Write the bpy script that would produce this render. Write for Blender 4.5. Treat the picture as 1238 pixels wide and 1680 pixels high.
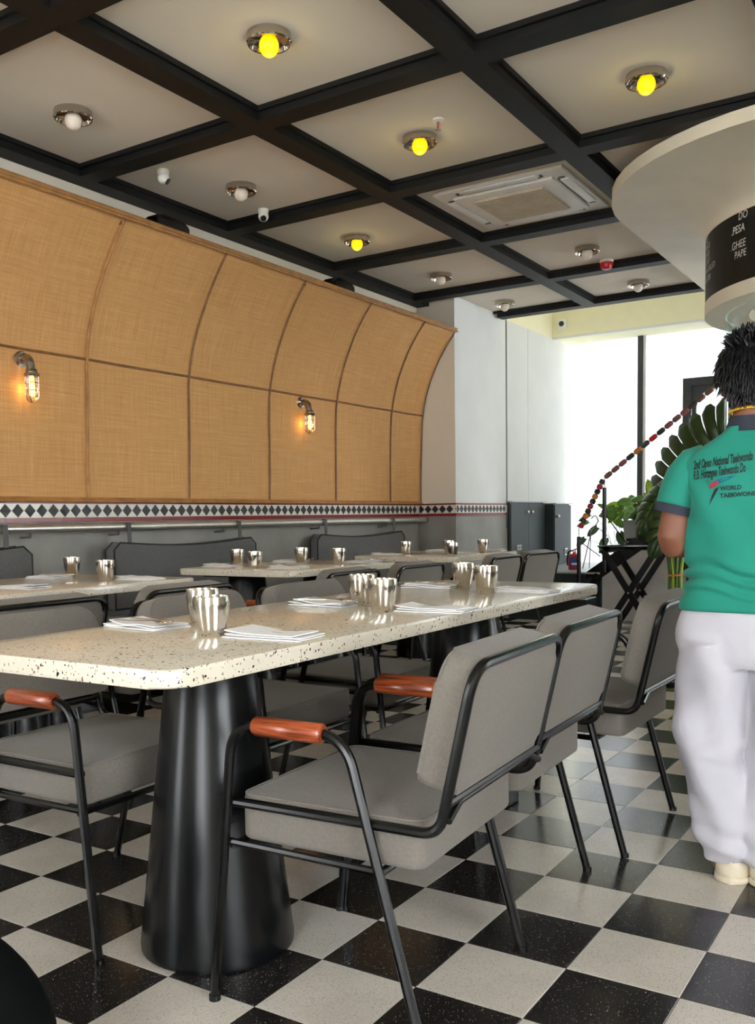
import bpy, bmesh, math, random
from mathutils import Vector, Matrix
from mathutils.bvhtree import BVHTree
random.seed(7)
for o in list(bpy.data.objects): bpy.data.objects.remove(o)
scene = bpy.context.scene
COL = scene.collection

# ------------------------------------------------------------------ camera
CAM = Vector((1.238, -1.484, 1.025))
cd = bpy.data.cameras.new('camera'); cam = bpy.data.objects.new('camera', cd); COL.objects.link(cam)
F = 1543.7
cd.sensor_fit = 'VERTICAL'; cd.sensor_height = 36.0; cd.lens = 36.0 * F / 1680.0
cd.shift_x = 0.02635; cd.shift_y = 0.07556
cd.clip_start = 0.02; cd.clip_end = 100
_y, _p, _r = -0.582, -0.075, -0.017
fw = Vector((math.sin(_y)*math.cos(_p), math.cos(_y)*math.cos(_p), math.sin(_p)))
rt = Vector((math.cos(_y), -math.sin(_y), 0)); up = rt.cross(fw)
rt2 = rt*math.cos(_r) + up*math.sin(_r); up2 = -rt*math.sin(_r) + up*math.cos(_r)
cam.matrix_world = Matrix(((rt2.x, up2.x, -fw.x, CAM.x), (rt2.y, up2.y, -fw.y, CAM.y), (rt2.z, up2.z, -fw.z, CAM.z), (0, 0, 0, 1)))
scene.camera = cam

# ------------------------------------------------------------------ world and exposure
w = bpy.data.worlds.new('World'); scene.world = w; w.use_nodes = True
bg = w.node_tree.nodes['Background']
bg.inputs['Color'].default_value = (0.93, 0.97, 1.0, 1); bg.inputs['Strength'].default_value = 15.0
scene.view_settings.view_transform = 'Standard'; scene.view_settings.look = 'None'
scene.view_settings.exposure = 0.03; scene.view_settings.gamma = 1.0
scene.view_settings.use_curve_mapping = False

# ------------------------------------------------------------------ helpers
def lin(r, g, b):
    f = lambda c: (c/255/12.92) if c/255 <= 0.04045 else ((c/255+0.055)/1.055)**2.4
    return (f(r), f(g), f(b), 1.0)

class NT:
    def __init__(s, name):
        s.m = bpy.data.materials.new(name); s.m.use_nodes = True
        s.t = s.m.node_tree; s.b = s.t.nodes['Principled BSDF']; s.out = s.t.nodes['Material Output']
    def n(s, kind, **kw):
        nd = s.t.nodes.new('ShaderNode'+kind)
        for k, v in kw.items():
            if k in nd.inputs: nd.inputs[k].default_value = v
            else: setattr(nd, k, v)
        return nd
    def l(s, a, b): s.t.links.new(a, b)
    def coord(s, kind='Object', scale=(1, 1, 1)):
        tc = s.n('TexCoord'); mp = s.n('Mapping'); mp.inputs['Scale'].default_value = scale
        s.l(tc.outputs[kind], mp.inputs['Vector']); return mp.outputs['Vector']
    def mix(s, fac, a, b, blend='MIX'):
        m = s.n('Mix', data_type='RGBA', blend_type=blend)
        for i, v in ((0, fac), (6, a), (7, b)):
            if hasattr(v, 'is_linked') or isinstance(v, bpy.types.NodeSocket): s.l(v, m.inputs[i])
            else: m.inputs[i].default_value = v
        return m.outputs[2]
    def ramp(s, src, p0, p1, c0=(0, 0, 0, 1), c1=(1, 1, 1, 1)):
        r = s.n('ValToRGB'); r.color_ramp.elements[0].position = p0; r.color_ramp.elements[1].position = p1
        r.color_ramp.elements[0].color = c0; r.color_ramp.elements[1].color = c1
        s.l(src, r.inputs['Fac']); return r.outputs['Color']
    def math(s, op, a, b=0.0):
        m = s.n('Math', operation=op)
        for i, v in ((0, a), (1, b)):
            if isinstance(v, bpy.types.NodeSocket): s.l(v, m.inputs[i])
            else: m.inputs[i].default_value = v
        return m.outputs[0]
    def bump(s, h, strength=0.2, dist=0.01):
        b = s.n('Bump'); b.inputs['Strength'].default_value = strength; b.inputs['Distance'].default_value = dist
        s.l(h, b.inputs['Height']); s.l(b.outputs['Normal'], s.b.inputs['Normal'])

def mat(name, c, rough=0.5, metal=0.0, var=0.0, vscale=8.0, bump=0.0, bscale=300.0, spec=None, coat=0.0, sheen=0.0):
    N = NT(name); b = N.b
    b.inputs['Base Color'].default_value = c; b.inputs['Roughness'].default_value = rough; b.inputs['Metallic'].default_value = metal
    if spec is not None: b.inputs['Specular IOR Level'].default_value = spec
    if coat: b.inputs['Coat Weight'].default_value = coat; b.inputs['Coat Roughness'].default_value = 0.12
    if sheen: b.inputs['Sheen Weight'].default_value = sheen
    v = N.coord()
    nz = N.n('TexNoise', Scale=vscale, Detail=5.0); N.l(v, nz.inputs['Vector'])
    lo = tuple(x*(1-var) for x in c[:3])+(1,); hi = tuple(min(1, x*(1+var)) for x in c[:3])+(1,)
    N.l(N.ramp(nz.outputs['Fac'], 0.3, 0.7, lo, hi), b.inputs['Base Color'])
    if bump:
        n2 = N.n('TexNoise', Scale=bscale, Detail=2.0); N.l(v, n2.inputs['Vector']); N.bump(n2.outputs['Fac'], bump, 0.002)
    return N.m

def terrazzo(name, base, chips, rough, scales=((70, .12, .34), (150, .1, .3)), var=.06, bigcol=None):
    N = NT(name); v = N.coord()
    dn = N.n('TexNoise', Scale=90.0, Detail=1.0); N.l(v, dn.inputs['Vector'])
    vm = N.n('VectorMath', operation='MULTIPLY_ADD'); N.l(dn.outputs['Color'], vm.inputs[0]); vm.inputs[1].default_value = (.012,)*3; N.l(v, vm.inputs[2])
    nz = N.n('TexNoise', Scale=6.0, Detail=4.0); N.l(v, nz.inputs['Vector']); v = vm.outputs[0]
    lo = tuple(x*(1-var) for x in base[:3])+(1,); hi = tuple(min(1, x*(1+var)) for x in base[:3])+(1,)
    col = N.ramp(nz.outputs['Fac'], 0.3, 0.7, lo, hi)
    for i, (sc, dens, rad) in enumerate(scales):
        vo = N.n('TexVoronoi', Scale=float(sc)); N.l(v, vo.inputs['Vector'])
        sp = N.n('SeparateColor'); N.l(vo.outputs['Color'], sp.inputs[0])
        a = N.math('LESS_THAN', sp.outputs[0], dens); d = N.math('LESS_THAN', vo.outputs['Distance'], rad)
        cc = N.ramp(sp.outputs[1], 0.2, 0.8, chips[0], chips[1])
        col = N.mix(N.math('MULTIPLY', a, d), col, cc)
    N.l(col, N.b.inputs['Base Color']); N.b.inputs['Roughness'].default_value = rough
    return N.m

def emis(name, c, s):
    N = NT(name); N.b.inputs['Base Color'].default_value = c
    N.b.inputs['Emission Color'].default_value = c; N.b.inputs['Emission Strength'].default_value = s
    nz = N.n('TexNoise', Scale=5.0); N.l(N.coord(), nz.inputs['Vector'])
    N.l(N.ramp(nz.outputs['Fac'], 0.0, 1.0, tuple(x*.95 for x in c[:3])+(1,), c), N.b.inputs['Base Color'])
    return N.m

def glassm(name, tint=(1, 1, 1, 1), fac=0.1):
    N = NT(name); tr = N.n('BsdfTransparent'); tr.inputs[0].default_value = tint
    gl = N.n('BsdfGlossy'); gl.inputs['Roughness'].default_value = 0.03
    fr = N.n('Fresnel', IOR=1.45); mx = N.n('MixShader')
    N.l(N.math('MULTIPLY', fr.outputs[0], 0.7-fac), mx.inputs[0]); N.l(tr.outputs[0], mx.inputs[1]); N.l(gl.outputs[0], mx.inputs[2])
    N.l(mx.outputs[0], N.out.inputs['Surface']); return N.m

def link(me, name, m, parent=None):
    o = bpy.data.objects.new(name, me); COL.objects.link(o)
    if m is not None:
        for x in (m if isinstance(m, (list, tuple)) else [m]): me.materials.append(x)
    if parent is not None: o.parent = parent
    return o

def mk(name, vs, fs, m, parent=None, smooth=True, ang=0.6, mi=None):
    me = bpy.data.meshes.new(name); me.from_pydata([tuple(v) for v in vs], [], fs); me.update()
    bm = bmesh.new(); bm.from_mesh(me); bmesh.ops.recalc_face_normals(bm, faces=bm.faces); bm.to_mesh(me); bm.free()
    if mi: me.polygons.foreach_set('material_index', mi)
    if smooth: me.shade_smooth(); me.set_sharp_from_angle(angle=ang)
    return link(me, name, m, parent)

class MB:
    def __init__(s): s.v = []; s.f = []
    def add(s, vs, fs):
        k = len(s.v); s.v += [Vector(v) for v in vs]; s.f += [tuple(i+k for i in f) for f in fs]; return s
    def xf(s, M): s.v = [M @ v for v in s.v]; return s
    def box(s, x0, x1, y0, y1, z0, z1):
        return s.add([(x0,y0,z0),(x1,y0,z0),(x1,y1,z0),(x0,y1,z0),(x0,y0,z1),(x1,y0,z1),(x1,y1,z1),(x0,y1,z1)],
                     [(0,3,2,1),(4,5,6,7),(0,1,5,4),(1,2,6,5),(2,3,7,6),(3,0,4,7)])
    def tube(s, path, r, n=10, cap=True, radii=None):
        P = [Vector(p) for p in path]; rings = []; m = len(P)
        T = []
        for i in range(m):
            a = P[max(i-1, 0)]; b = P[min(i+1, m-1)]; T.append((b-a).normalized())
        nrm = T[0].orthogonal().normalized()
        vs = []; fs = []
        for i in range(m):
            nrm = (nrm - T[i]*nrm.dot(T[i])).normalized(); bi = T[i].cross(nrm)
            rr = radii[i] if radii else r
            for k in range(n):
                a = 2*math.pi*k/n; vs.append(P[i] + nrm*math.cos(a)*rr + bi*math.sin(a)*rr)
        for i in range(m-1):
            for k in range(n):
                k2 = (k+1) % n; fs.append((i*n+k, i*n+k2, (i+1)*n+k2, (i+1)*n+k))
        if cap:
            fs.append(tuple(range(n-1, -1, -1))); fs.append(tuple((m-1)*n+k for k in range(n)))
        return s.add(vs, fs)
    def lathe(s, prof, n=24, c=(0, 0, 0), a0=0.0, a1=2*math.pi):
        full = abs(a1-a0-2*math.pi) < 1e-6; nn = n if full else n+1
        vs = []; fs = []; m = len(prof)
        for (r, z) in prof:
            for k in range(nn):
                a = a0+(a1-a0)*k/n; vs.append((c[0]+r*math.cos(a), c[1]+r*math.sin(a), c[2]+z))
        for i in range(m-1):
            for k in range(n):
                k2 = (k+1) % nn; fs.append((i*nn+k, i*nn+k2, (i+1)*nn+k2, (i+1)*nn+k))
        return s.add(vs, fs)
    def prism(s, poly, h, frame=None):
        n = len(poly); vs = [(x, y, 0) for x, y in poly]+[(x, y, h) for x, y in poly]
        if frame is not None: vs = [frame @ Vector(v) for v in vs]
        return s.add(vs, [tuple(range(n-1, -1, -1)), tuple(range(n, 2*n))]+[(i, (i+1) % n, n+(i+1) % n, n+i) for i in range(n)])
    def ell(s, c, r, nu=20, nv=12):
        vs = []; fs = []
        for j in range(nv+1):
            t = math.pi*j/nv
            for i in range(nu):
                a = 2*math.pi*i/nu; vs.append((c[0]+r[0]*math.sin(t)*math.cos(a), c[1]+r[1]*math.sin(t)*math.sin(a), c[2]+r[2]*math.cos(t)))
        for j in range(nv):
            for i in range(nu): fs.append((j*nu+i, j*nu+(i+1) % nu, (j+1)*nu+(i+1) % nu, (j+1)*nu+i))
        return s.add(vs, fs)
    def build(s, name, m, parent=None, smooth=True, ang=0.6, weld=False):
        o = mk(name, s.v, s.f, m, parent, smooth, ang)
        if weld:
            bm = bmesh.new(); bm.from_mesh(o.data); bmesh.ops.remove_doubles(bm, verts=bm.verts, dist=1e-5)
            bmesh.ops.recalc_face_normals(bm, faces=bm.faces); bm.to_mesh(o.data); bm.free()
        return o

def box(name, x0, x1, y0, y1, z0, z1, m, parent=None, bev=0.0, seg=2):
    if bev <= 0: return MB().box(x0, x1, y0, y1, z0, z1).build(name, m, parent, smooth=False)
    mb = MB().box(x0, x1, y0, y1, z0, z1)
    me = bpy.data.meshes.new(name); bm = bmesh.new()
    vs = [bm.verts.new(v) for v in mb.v]; [bm.faces.new([vs[i] for i in f]) for f in mb.f]
    bmesh.ops.bevel(bm, geom=list(bm.edges), offset=bev, segments=seg, affect='EDGES', profile=0.5)
    bmesh.ops.recalc_face_normals(bm, faces=bm.faces); bm.to_mesh(me); bm.free(); me.shade_smooth(); me.set_sharp_from_angle(angle=0.9)
    return link(me, name, m, parent)

def fillet(pts, rads, n=7):
    P = [Vector(p) for p in pts]; out = [P[0]]
    for i in range(1, len(P)-1):
        r = rads if not isinstance(rads, (list, tuple)) else rads[i-1]
        a = (P[i-1]-P[i]); b = (P[i+1]-P[i]); la, lb = a.length, b.length; a.normalize(); b.normalize()
        th = a.angle(b); t = min(r/math.tan(th/2), la*0.49, lb*0.49)
        p0 = P[i]+a*t; p1 = P[i]+b*t
        for k in range(n+1):
            u = k/n; out.append(p0*(1-u)**2 + P[i]*2*u*(1-u) + p1*u*u)
    out.append(P[-1]); return out

def rrect(w, h, r, seg=5):
    # rounded rectangle about origin; r = (bl, br, tr, tl)
    if not isinstance(r, (list, tuple)): r = (r,)*4
    out = []
    for (sx, sy, a0, rr) in ((-1, -1, math.pi, r[0]), (1, -1, 1.5*math.pi, r[1]), (1, 1, 0, r[2]), (-1, 1, .5*math.pi, r[3])):
        cx = sx*(w/2-rr); cy = sy*(h/2-rr)
        for k in range(seg+1):
            a = a0+.5*math.pi*k/seg; out.append((cx+rr*math.cos(a), cy+rr*math.sin(a)))
    return out

def pad(name, poly, h, bev, m, frame, parent=None, seg=3):
    # soft slab: polygon extruded by h along local z with rounded cap edges
    me = bpy.data.meshes.new(name); bm = bmesh.new(); n = len(poly)
    a = [bm.verts.new((x, y, 0)) for x, y in poly]; b = [bm.verts.new((x, y, h)) for x, y in poly]
    f0 = bm.faces.new(a[::-1]); f1 = bm.faces.new(b)
    for i in range(n): bm.faces.new((a[i], a[(i+1) % n], b[(i+1) % n], b[i]))
    bmesh.ops.bevel(bm, geom=list(f0.edges)+list(f1.edges), offset=bev, segments=seg, affect='EDGES', profile=0.5)
    bmesh.ops.recalc_face_normals(bm, faces=bm.faces)
    bm.transform(frame); bm.to_mesh(me); bm.free(); me.shade_smooth(); me.set_sharp_from_angle(angle=0.9)
    return link(me, name, m, parent)

def empty(name, loc=(0, 0, 0), rz=0.0):
    o = bpy.data.objects.new(name, None); COL.objects.link(o); o.location = loc; o.rotation_euler = (0, 0, rz)
    o.empty_display_size = 0.05; return o
def tag(o, label, cat, group=None):
    o['label'] = label; o['category'] = cat
    if group: o['group'] = group
    return o
def struct(o): o['kind'] = 'structure'; return o
def copy_tree(o, parent=None):
    c = o.copy(); COL.objects.link(c); c.parent = parent
    for ch in [x for x in COPY_CH.get(o.name, [])]: copy_tree(ch, c)
    return c
COPY_CH = {}
def register(o):
    COPY_CH[o.name] = list(o.children)
    for c in o.children: register(c)
def frame(o, x, y, z):
    x = Vector(x); y = Vector(y); z = Vector(z); o = Vector(o)
    return Matrix(((x.x, y.x, z.x, o.x), (x.y, y.y, z.y, o.y), (x.z, y.z, z.z, o.z), (0, 0, 0, 1)))

# ------------------------------------------------------------------ materials
M = {}
M['ceil'] = mat('ceiling_paint', lin(226, 215, 197), .9, var=.03, vscale=2)
M['beam'] = mat('beam_black_paint', lin(15, 15, 14), .6, var=.15, vscale=14, spec=.3)
M['cream'] = mat('cream_wall_paint', lin(222, 213, 196), .9, var=.03, vscale=2)
M['white'] = mat('white_wall_paint', lin(221, 222, 219), .85, var=.03, vscale=3)
M['yellow'] = mat('yellow_lit_paint', lin(240, 234, 200), .85, var=.02)  # yellow light over the stair put into the wall colour
M['cement'] = mat('polished_cement', lin(136, 133, 127), .5, var=.16, vscale=3.2, bump=.1, bscale=40)
M['stepcement'] = mat('pale_cement', lin(182, 180, 176), .55, var=.14, vscale=4, bump=.1, bscale=40)
M['red_trim'] = mat('glazed_red_tile', lin(120, 18, 22), .25, var=.12, vscale=30)
M['white_tile'] = mat('glazed_white_tile', lin(222, 212, 202), .25, var=.05, vscale=20)
M['dia_tile'] = mat('glazed_black_tile', lin(12, 17, 18), .45, var=.3, vscale=11)
M['tileW'] = terrazzo('light_terrazzo', lin(198, 191, 180), (lin(120, 114, 106), lin(166, 158, 148)), .20, ((420, .26, .42), (180, .06, .22)), var=.07)
M['tileB'] = terrazzo('dark_terrazzo', lin(36, 34, 33), (lin(120, 118, 114), lin(215, 212, 205)), .18, ((480, .06, .34), (200, .03, .2)), var=.2)
M['grout'] = mat('grout', lin(66, 63, 58), .9, var=.1)
M['table'] = terrazzo('cream_terrazzo_top', lin(210, 202, 184), (lin(36, 32, 32), lin(140, 112, 96)), .15, ((85, .18, .28), (190, .22, .34), (42, .04, .18)), var=.05)
M['black'] = mat('black_powder_coat', lin(8, 9, 9), .25, var=.15, vscale=20, spec=.4)
M['cone'] = mat('black_satin_pedestal', lin(6, 8, 10), .26, var=.25, vscale=6, spec=.35)
M['fabric'] = mat('grey_woven_fabric', lin(109, 103, 95), .95, var=.10, vscale=160, bump=.25, bscale=700, sheen=.15)
M['dkfabric'] = mat('charcoal_woven_fabric', lin(92, 91, 90), .95, var=.14, vscale=120, bump=.25, bscale=600, sheen=.1)
M['piping'] = mat('black_piping_cord', lin(18, 18, 18), .8, var=.1)
M['steel'] = mat('polished_steel', lin(214, 206, 194), .17, 1.0, var=.04, vscale=10)
M['railsteel'] = mat('brushed_rail_steel', lin(200, 196, 188), .34, .85, var=.08, vscale=30)
M['chrome'] = mat('chrome_bowl', lin(190, 182, 172), .08, 1.0, var=.03)
M['dullsteel'] = mat('weathered_steel', lin(165, 158, 150), .25, 1.0, var=.2, vscale=40)
M['napkin'] = mat('white_paper_napkin', lin(240, 240, 240), .9, var=.02, vscale=40, bump=.1, bscale=400)
M['canopy'] = mat('plaster_off_white', lin(234, 224, 202), .55, var=.05, vscale=3, bump=.04, bscale=9)
M['menu'] = mat('blackboard', lin(14, 15, 14), .45, var=.2, vscale=6)
M['chalk'] = mat('chalk_white', lin(225, 225, 220), .9, var=.05)
M['acwhite'] = mat('aircon_white_plastic', lin(226, 222, 212), .5, var=.02)
M['acgrille'] = mat('dusty_grille', lin(196, 180, 156), .8, var=.12, vscale=9)
M['dkgreen'] = mat('dark_green_paint', lin(16, 30, 27), .4, var=.2, vscale=5)
M['cabinet'] = mat('grey_green_cabinet', lin(62, 69, 72), .55, var=.08, vscale=3)
M['stepgrey'] = mat('pale_step_top', lin(170, 176, 178), .3, var=.06)
M['mullion'] = mat('dark_grey_aluminium', lin(44, 48, 48), .4, var=.1)
M['leafD'] = mat('monstera_leaf_green', lin(38, 66, 22), .38, var=.35, vscale=9)
M['leafL'] = mat('pothos_leaf_green', lin(86, 130, 40), .4, var=.35, vscale=20)
M['leafY'] = mat('backlit_leaf_green', lin(150, 190, 36), .45, var=.2, vscale=20)  # backlight put into the leaf colour; some stems share it
M['stem'] = mat('green_stem', lin(66, 98, 34), .5, var=.35, vscale=12)
M['orange'] = mat('orange_cord', lin(205, 110, 50), .7, var=.1)
M['pot'] = mat('grey_planter', lin(150, 150, 148), .7, var=.06)
M['redp'] = mat('red_enamel', lin(190, 20, 24), .3, var=.08)
M['bluelab'] = mat('blue_label', lin(40, 70, 150), .5, var=.1)
M['skin'] = mat('skin', lin(124, 78, 57), .55, var=.06, vscale=12)
M['hair'] = mat('black_hair', lin(7, 8, 11), .45, var=.3, vscale=60)
M['shirt'] = mat('teal_jersey', lin(12, 128, 109), .8, var=.05, vscale=6, bump=.12, bscale=500, sheen=.1)
M['navy'] = mat('navy_rib_trim', lin(44, 48, 60), .85, var=.08)
M['print'] = mat('black_print', lin(16, 28, 30), .7, var=.05)
M['pred'] = mat('red_print', lin(158, 44, 56), .7, var=.05)
M['pblue'] = mat('blue_print', lin(10, 92, 130), .7, var=.05)
M['pgreen'] = mat('green_print', lin(24, 120, 90), .7, var=.05)
M['shoe'] = mat('cream_shoe', lin(214, 202, 178), .6, var=.04)
M['gold'] = mat('yellow_lanyard', lin(222, 170, 20), .5, var=.1)
M['dark_object'] = mat('black_matte', lin(5, 7, 7), .9, var=.2, spec=.1)
M['sock'] = mat('white_socket', lin(232, 232, 228), .4, var=.02)
M['globe_off'] = mat('unlit_opal_globe', lin(232, 218, 200), .3, var=.03)
M['globe_on'] = emis('lit_yellow_globe', lin(255, 208, 6), .95)
M['filament'] = emis('warm_filament', (1.0, .60, .12, 1), 4.5)
M['glass'] = glassm('clear_glass'); M['acrylic'] = glassm('clear_acrylic', (.95, .985, .975, 1), .45)

def woodm():
    N = NT('reddish_wood'); v = N.coord(scale=(4, 60, 60))
    nz = N.n('TexNoise', Scale=2.0, Detail=6.0, Distortion=1.2); N.l(v, nz.inputs['Vector'])
    N.l(N.ramp(nz.outputs['Fac'], .34, .66, lin(78, 28, 12), lin(172, 80, 38)), N.b.inputs['Base Color'])
    N.b.inputs['Roughness'].default_value = .28; N.b.inputs['Coat Weight'].default_value = .4; N.b.inputs['Coat Roughness'].default_value = .15
    return N.m
M['wood'] = woodm()
def wovenm():
    N = NT('woven_rattan'); tc = N.n('TexCoord')
    outs = []
    for sc in ((420, 7, 1), (7, 420, 1), (110, 2.5, 1), (2.5, 110, 1)):
        mp = N.n('Mapping'); mp.inputs['Scale'].default_value = sc; N.l(tc.outputs['UV'], mp.inputs['Vector'])
        nz = N.n('TexNoise', Scale=1.0, Detail=3.0); N.l(mp.outputs['Vector'], nz.inputs['Vector']); outs.append(nz.outputs['Fac'])
    a = N.math('ADD', N.math('ADD', outs[0], outs[1]), N.math('ADD', outs[2], outs[3]))
    s = N.math('MULTIPLY', a, 0.25)
    N.l(N.ramp(s, .30, .70, lin(172, 118, 64), lin(226, 178, 116)), N.b.inputs['Base Color'])
    N.b.inputs['Roughness'].default_value = .8; N.bump(N.math('ADD', outs[0], outs[1]), .35, .003)
    return N.m
M['woven'] = wovenm()
M['bamboo'] = mat('bamboo_strip', lin(164, 116, 62), .5, var=.25, vscale=14)
M['bamboo2'] = mat('bamboo_strip_dark', lin(128, 88, 50), .55, var=.25, vscale=14)
def frostm():
    N = NT('frosted_window_film'); t = N.n('BsdfTranslucent'); g = N.n('BsdfGlossy'); g.inputs['Roughness'].default_value = .25
    v = N.coord(scale=(3, 3, .6)); nz = N.n('TexNoise', Scale=3.0, Detail=4.0); N.l(v, nz.inputs['Vector'])
    N.l(N.ramp(nz.outputs['Fac'], .3, .7, (.335, .34, .34, 1), (.355, .36, .36, 1)), t.inputs['Color'])
    mx = N.n('MixShader'); mx.inputs[0].default_value = .03
    N.l(t.outputs[0], mx.inputs[1]); N.l(g.outputs[0], mx.inputs[2]); N.l(mx.outputs[0], N.out.inputs['Surface']); return N.m
M['frost'] = frostm()
def pantsm():
    N = NT('white_dobby_cotton'); v = N.coord(scale=(1, 1, 1))
    w1 = N.n('TexWave', Scale=150.0, bands_direction='DIAGONAL'); N.l(v, w1.inputs['Vector'])
    mp = N.coord(scale=(-1, 1, 1)); w2 = N.n('TexWave', Scale=150.0, bands_direction='DIAGONAL'); N.l(mp, w2.inputs['Vector'])
    h = N.math('MULTIPLY', w1.outputs['Fac'], w2.outputs['Fac'])
    N.l(N.ramp(h, 0, 1, lin(192, 189, 197), lin(208, 205, 212)), N.b.inputs['Base Color'])
    N.b.inputs['Roughness'].default_value = .85; N.bump(h, .3, .002); return N.m
M['pants'] = pantsm()

# ------------------------------------------------------------------ setting: floor
XL, XR, YB, YF = -3.19, 4.3, -3.6, 9.42
T = 0.25
floor = struct(box('floor', XL-.1, XR+.1, YB-.1, YF+.1, -.12, -.004, M['grout']))
def tile_mesh(name, m):
    h = T/2-.0007; c = .0009
    vs = [(-h, -h, -.006), (h, -h, -.006), (h, h, -.006), (-h, h, -.006), (-h, -h, -c), (h, -h, -c), (h, h, -c), (-h, h, -c),
          (-h+c, -h+c, 0), (h-c, -h+c, 0), (h-c, h-c, 0), (-h+c, h-c, 0)]
    fs = [(8, 9, 10, 11)]+[(a+i, a+(i+1) % 4, a+4+(i+1) % 4, a+4+i) for a in (0, 4) for i in range(4)]
    me = bpy.data.meshes.new(name); me.from_pydata(vs, [], fs); me.update(); me.materials.append(m); return me, vs, fs
tw, TV, TF = tile_mesh('white_tile', M['tileW']); tb, _, _ = tile_mesh('black_tile', M['tileB'])
def px(p):
    d = Vector(p)-CAM; z = d.dot(fw)
    return (574.7+F*d.dot(rt2)/z, 966.9-F*d.dot(up2)/z, z) if z > .05 else None
cells = []
for i in range(int(XL/T)-1, int(XR/T)+1):
    for j in range(int(YB/T), 31):
        c = ((i+.5)*T, (j+.5)*T)
        if c[0] < XL-.1 or c[1] > 7.6: continue
        q = px((c[0], c[1], 0)); vis = bool(q and -90 < q[0] < 1330 and 900 < q[1] < 1800)
        cells.append((not vis, (Vector((c[0], c[1], 0))-CAM).length, i, j, c))
cells.sort()
rest = MB(); rmi = []
for k, (nv, d, i, j, c) in enumerate(cells):
    odd = (i+j) % 2
    if k < 290 and not nv:
        o = bpy.data.objects.new('tile', tb if odd else tw); COL.objects.link(o); o.parent = floor
        o.location = (c[0], c[1], random.uniform(-.0006, .0002)); o.rotation_euler = (0, 0, random.choice((0, 1, 2, 3))*math.pi/2)
    else:
        rest.add([(v[0]+c[0], v[1]+c[1], v[2]) for v in TV], TF); rmi += [odd]*len(TF)
ro = mk('floor_tiles_beyond', rest.v, rest.f, [M['tileW'], M['tileB']], floor, smooth=False, mi=rmi); ro['kind'] = 'stuff'

# ------------------------------------------------------------------ setting: ceiling grid
ZC, ZB = 3.062, 3.0
ceiling = struct(box('ceiling', XL, XR, YB, 7.46, ZC, ZC+.12, M['ceil']))
def beam(x0, x1, y0, y1, ins=True):
    mb = MB().box(x0, x1, y0, y1, ZB, ZC+.005)
    mb.build('beam', M['beam'], ceiling, smooth=False)
for xl in (-3.185, -1.89, -.705, .48, 1.665, 2.85):
    beam(xl, xl+.125, YB, 7.46)
    # stepped moulding on each side of the beam
for yf in (-2.66, -1.38, -.10, 1.177, 2.44, 3.72, 5.007, 6.31, 7.46):
    xb_ = [-3.06, -1.89, -1.765, -.705, -.58, .48, .605, 1.665, 1.79, 2.85, 2.975, XR]
    for a, b in zip(xb_[0::2], xb_[1::2]): beam(a if (a > -3 or yf < 7) else -2.76, b, yf-.125, yf)
xs = (-3.185, -1.89, -.705, .48, 1.665, 2.85); ysf = (-2.66, -1.38, -.10, 1.177, 2.44, 3.72, 5.007, 6.31, 7.46)
mold = MB()
for a in range(len(xs)-1):
    for b in range(len(ysf)-1):
        x0, x1, y0, y1 = xs[a]+.125, xs[a+1], ysf[b], ysf[b+1]-.125; t = .018; z0 = ZC-.024
        for r in ((x0, x0+t, y0, y1), (x1-t, x1, y0, y1), (x0+t, x1-t, y0, y0+t), (x0+t, x1-t, y1-t, y1)):
            MB().box(*r, z0, ZC+.003).build('moulding', M['beam'], ceiling, smooth=False)

# ------------------------------------------------------------------ setting: walls
YR, XP, YPE = 6.47, -2.80, 7.64
wl = struct(box('wall_left', XL-.15, XL, YB, YR, 0, 3.2, M['cream']))
box('wainscot', XL, XL+.004, YB, YR, 0, 1.033, M['cement'], wl)
wr = struct(box('wall_return', XL-.15, XP, YR, YPE, 0, 3.2, [M['cream']]))
# faces of the pier
box('wainscot', XL+.004, XP, YR-.004, YR, 0, 1.033, M['cement'], wr)
box('wainscot', XP, XP+.004, YR-.004, YPE-.02, 0, 1.033, M['cement'], wr)
box('plaster_face', XP, XP+.003, YR, YPE-.02, 1.156, ZC-.002, M['white'], wr)
wp = struct(box('wall_stair', XL-.15, XP-.012, YPE, YF+.1, 0, 3.6, M['yellow']))
for (a, b) in ((YPE+.012, 8.2), (8.206, 9.35)):
    box('panel', XP-.012, XP+.004, a, b, .9, 3.03, M['white'], wp)
box('gap_strip', XP-.012, XP+.001, YPE-.018, YPE+.010, .9, ZC, M['mullion'], wp)
# tile frieze: border strips, pale ground and one piece for each diamond
def frieze(parent, p0, d, n, length, first, step):
    # p0 start, d unit direction along wall, n outward normal
    d = Vector(d); n = Vector(n); z = Vector((0, 0, 1)); p0 = Vector(p0)
    fr = lambda s, h: frame(p0+d*s+z*h, d, z, n)
    seg = .4; s = 0.0
    while s < length-1e-6:
        e = min(length, s+seg)
        for nm, h0, h1, th, mt in (('border_tile', 1.033, 1.060, .011, 'red_trim'), ('ground_tile', 1.060, 1.140, .008, 'white_tile'), ('border_tile', 1.140, 1.155, .012, 'red_trim')):
            MB().prism([(.0006, h0+.0004), (e-s-.0006, h0+.0004), (e-s-.0006, h1-.0004), (.0006, h1-.0004)], th, fr(s, 0)).build(nm, M[mt], parent, smooth=False)
        s = e
    me = None; s = first
    while s < length-.03:
        f = fr(s, 1.100)
        if me is None:
            o = MB().prism([(0, -.0375), (.0375, 0), (0, .0375), (-.0375, 0)], .0105).build('diamond_tile', M['dia_tile'], parent, smooth=False); me = o.data
        else:
            o = bpy.data.objects.new('diamond_tile', me); COL.objects.link(o); o.parent = parent
        o.matrix_local = f; s += step
frieze(wl, (XL, .60, 0), (0, 1, 0), (1, 0, 0), YR-.60-.012, 1.887-.60-15*.0814, .0814)
frieze(wr, (XL+.012, YR, 0), (1, 0, 0), (0, -1, 0), XP-XL, .012, .0770)
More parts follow.
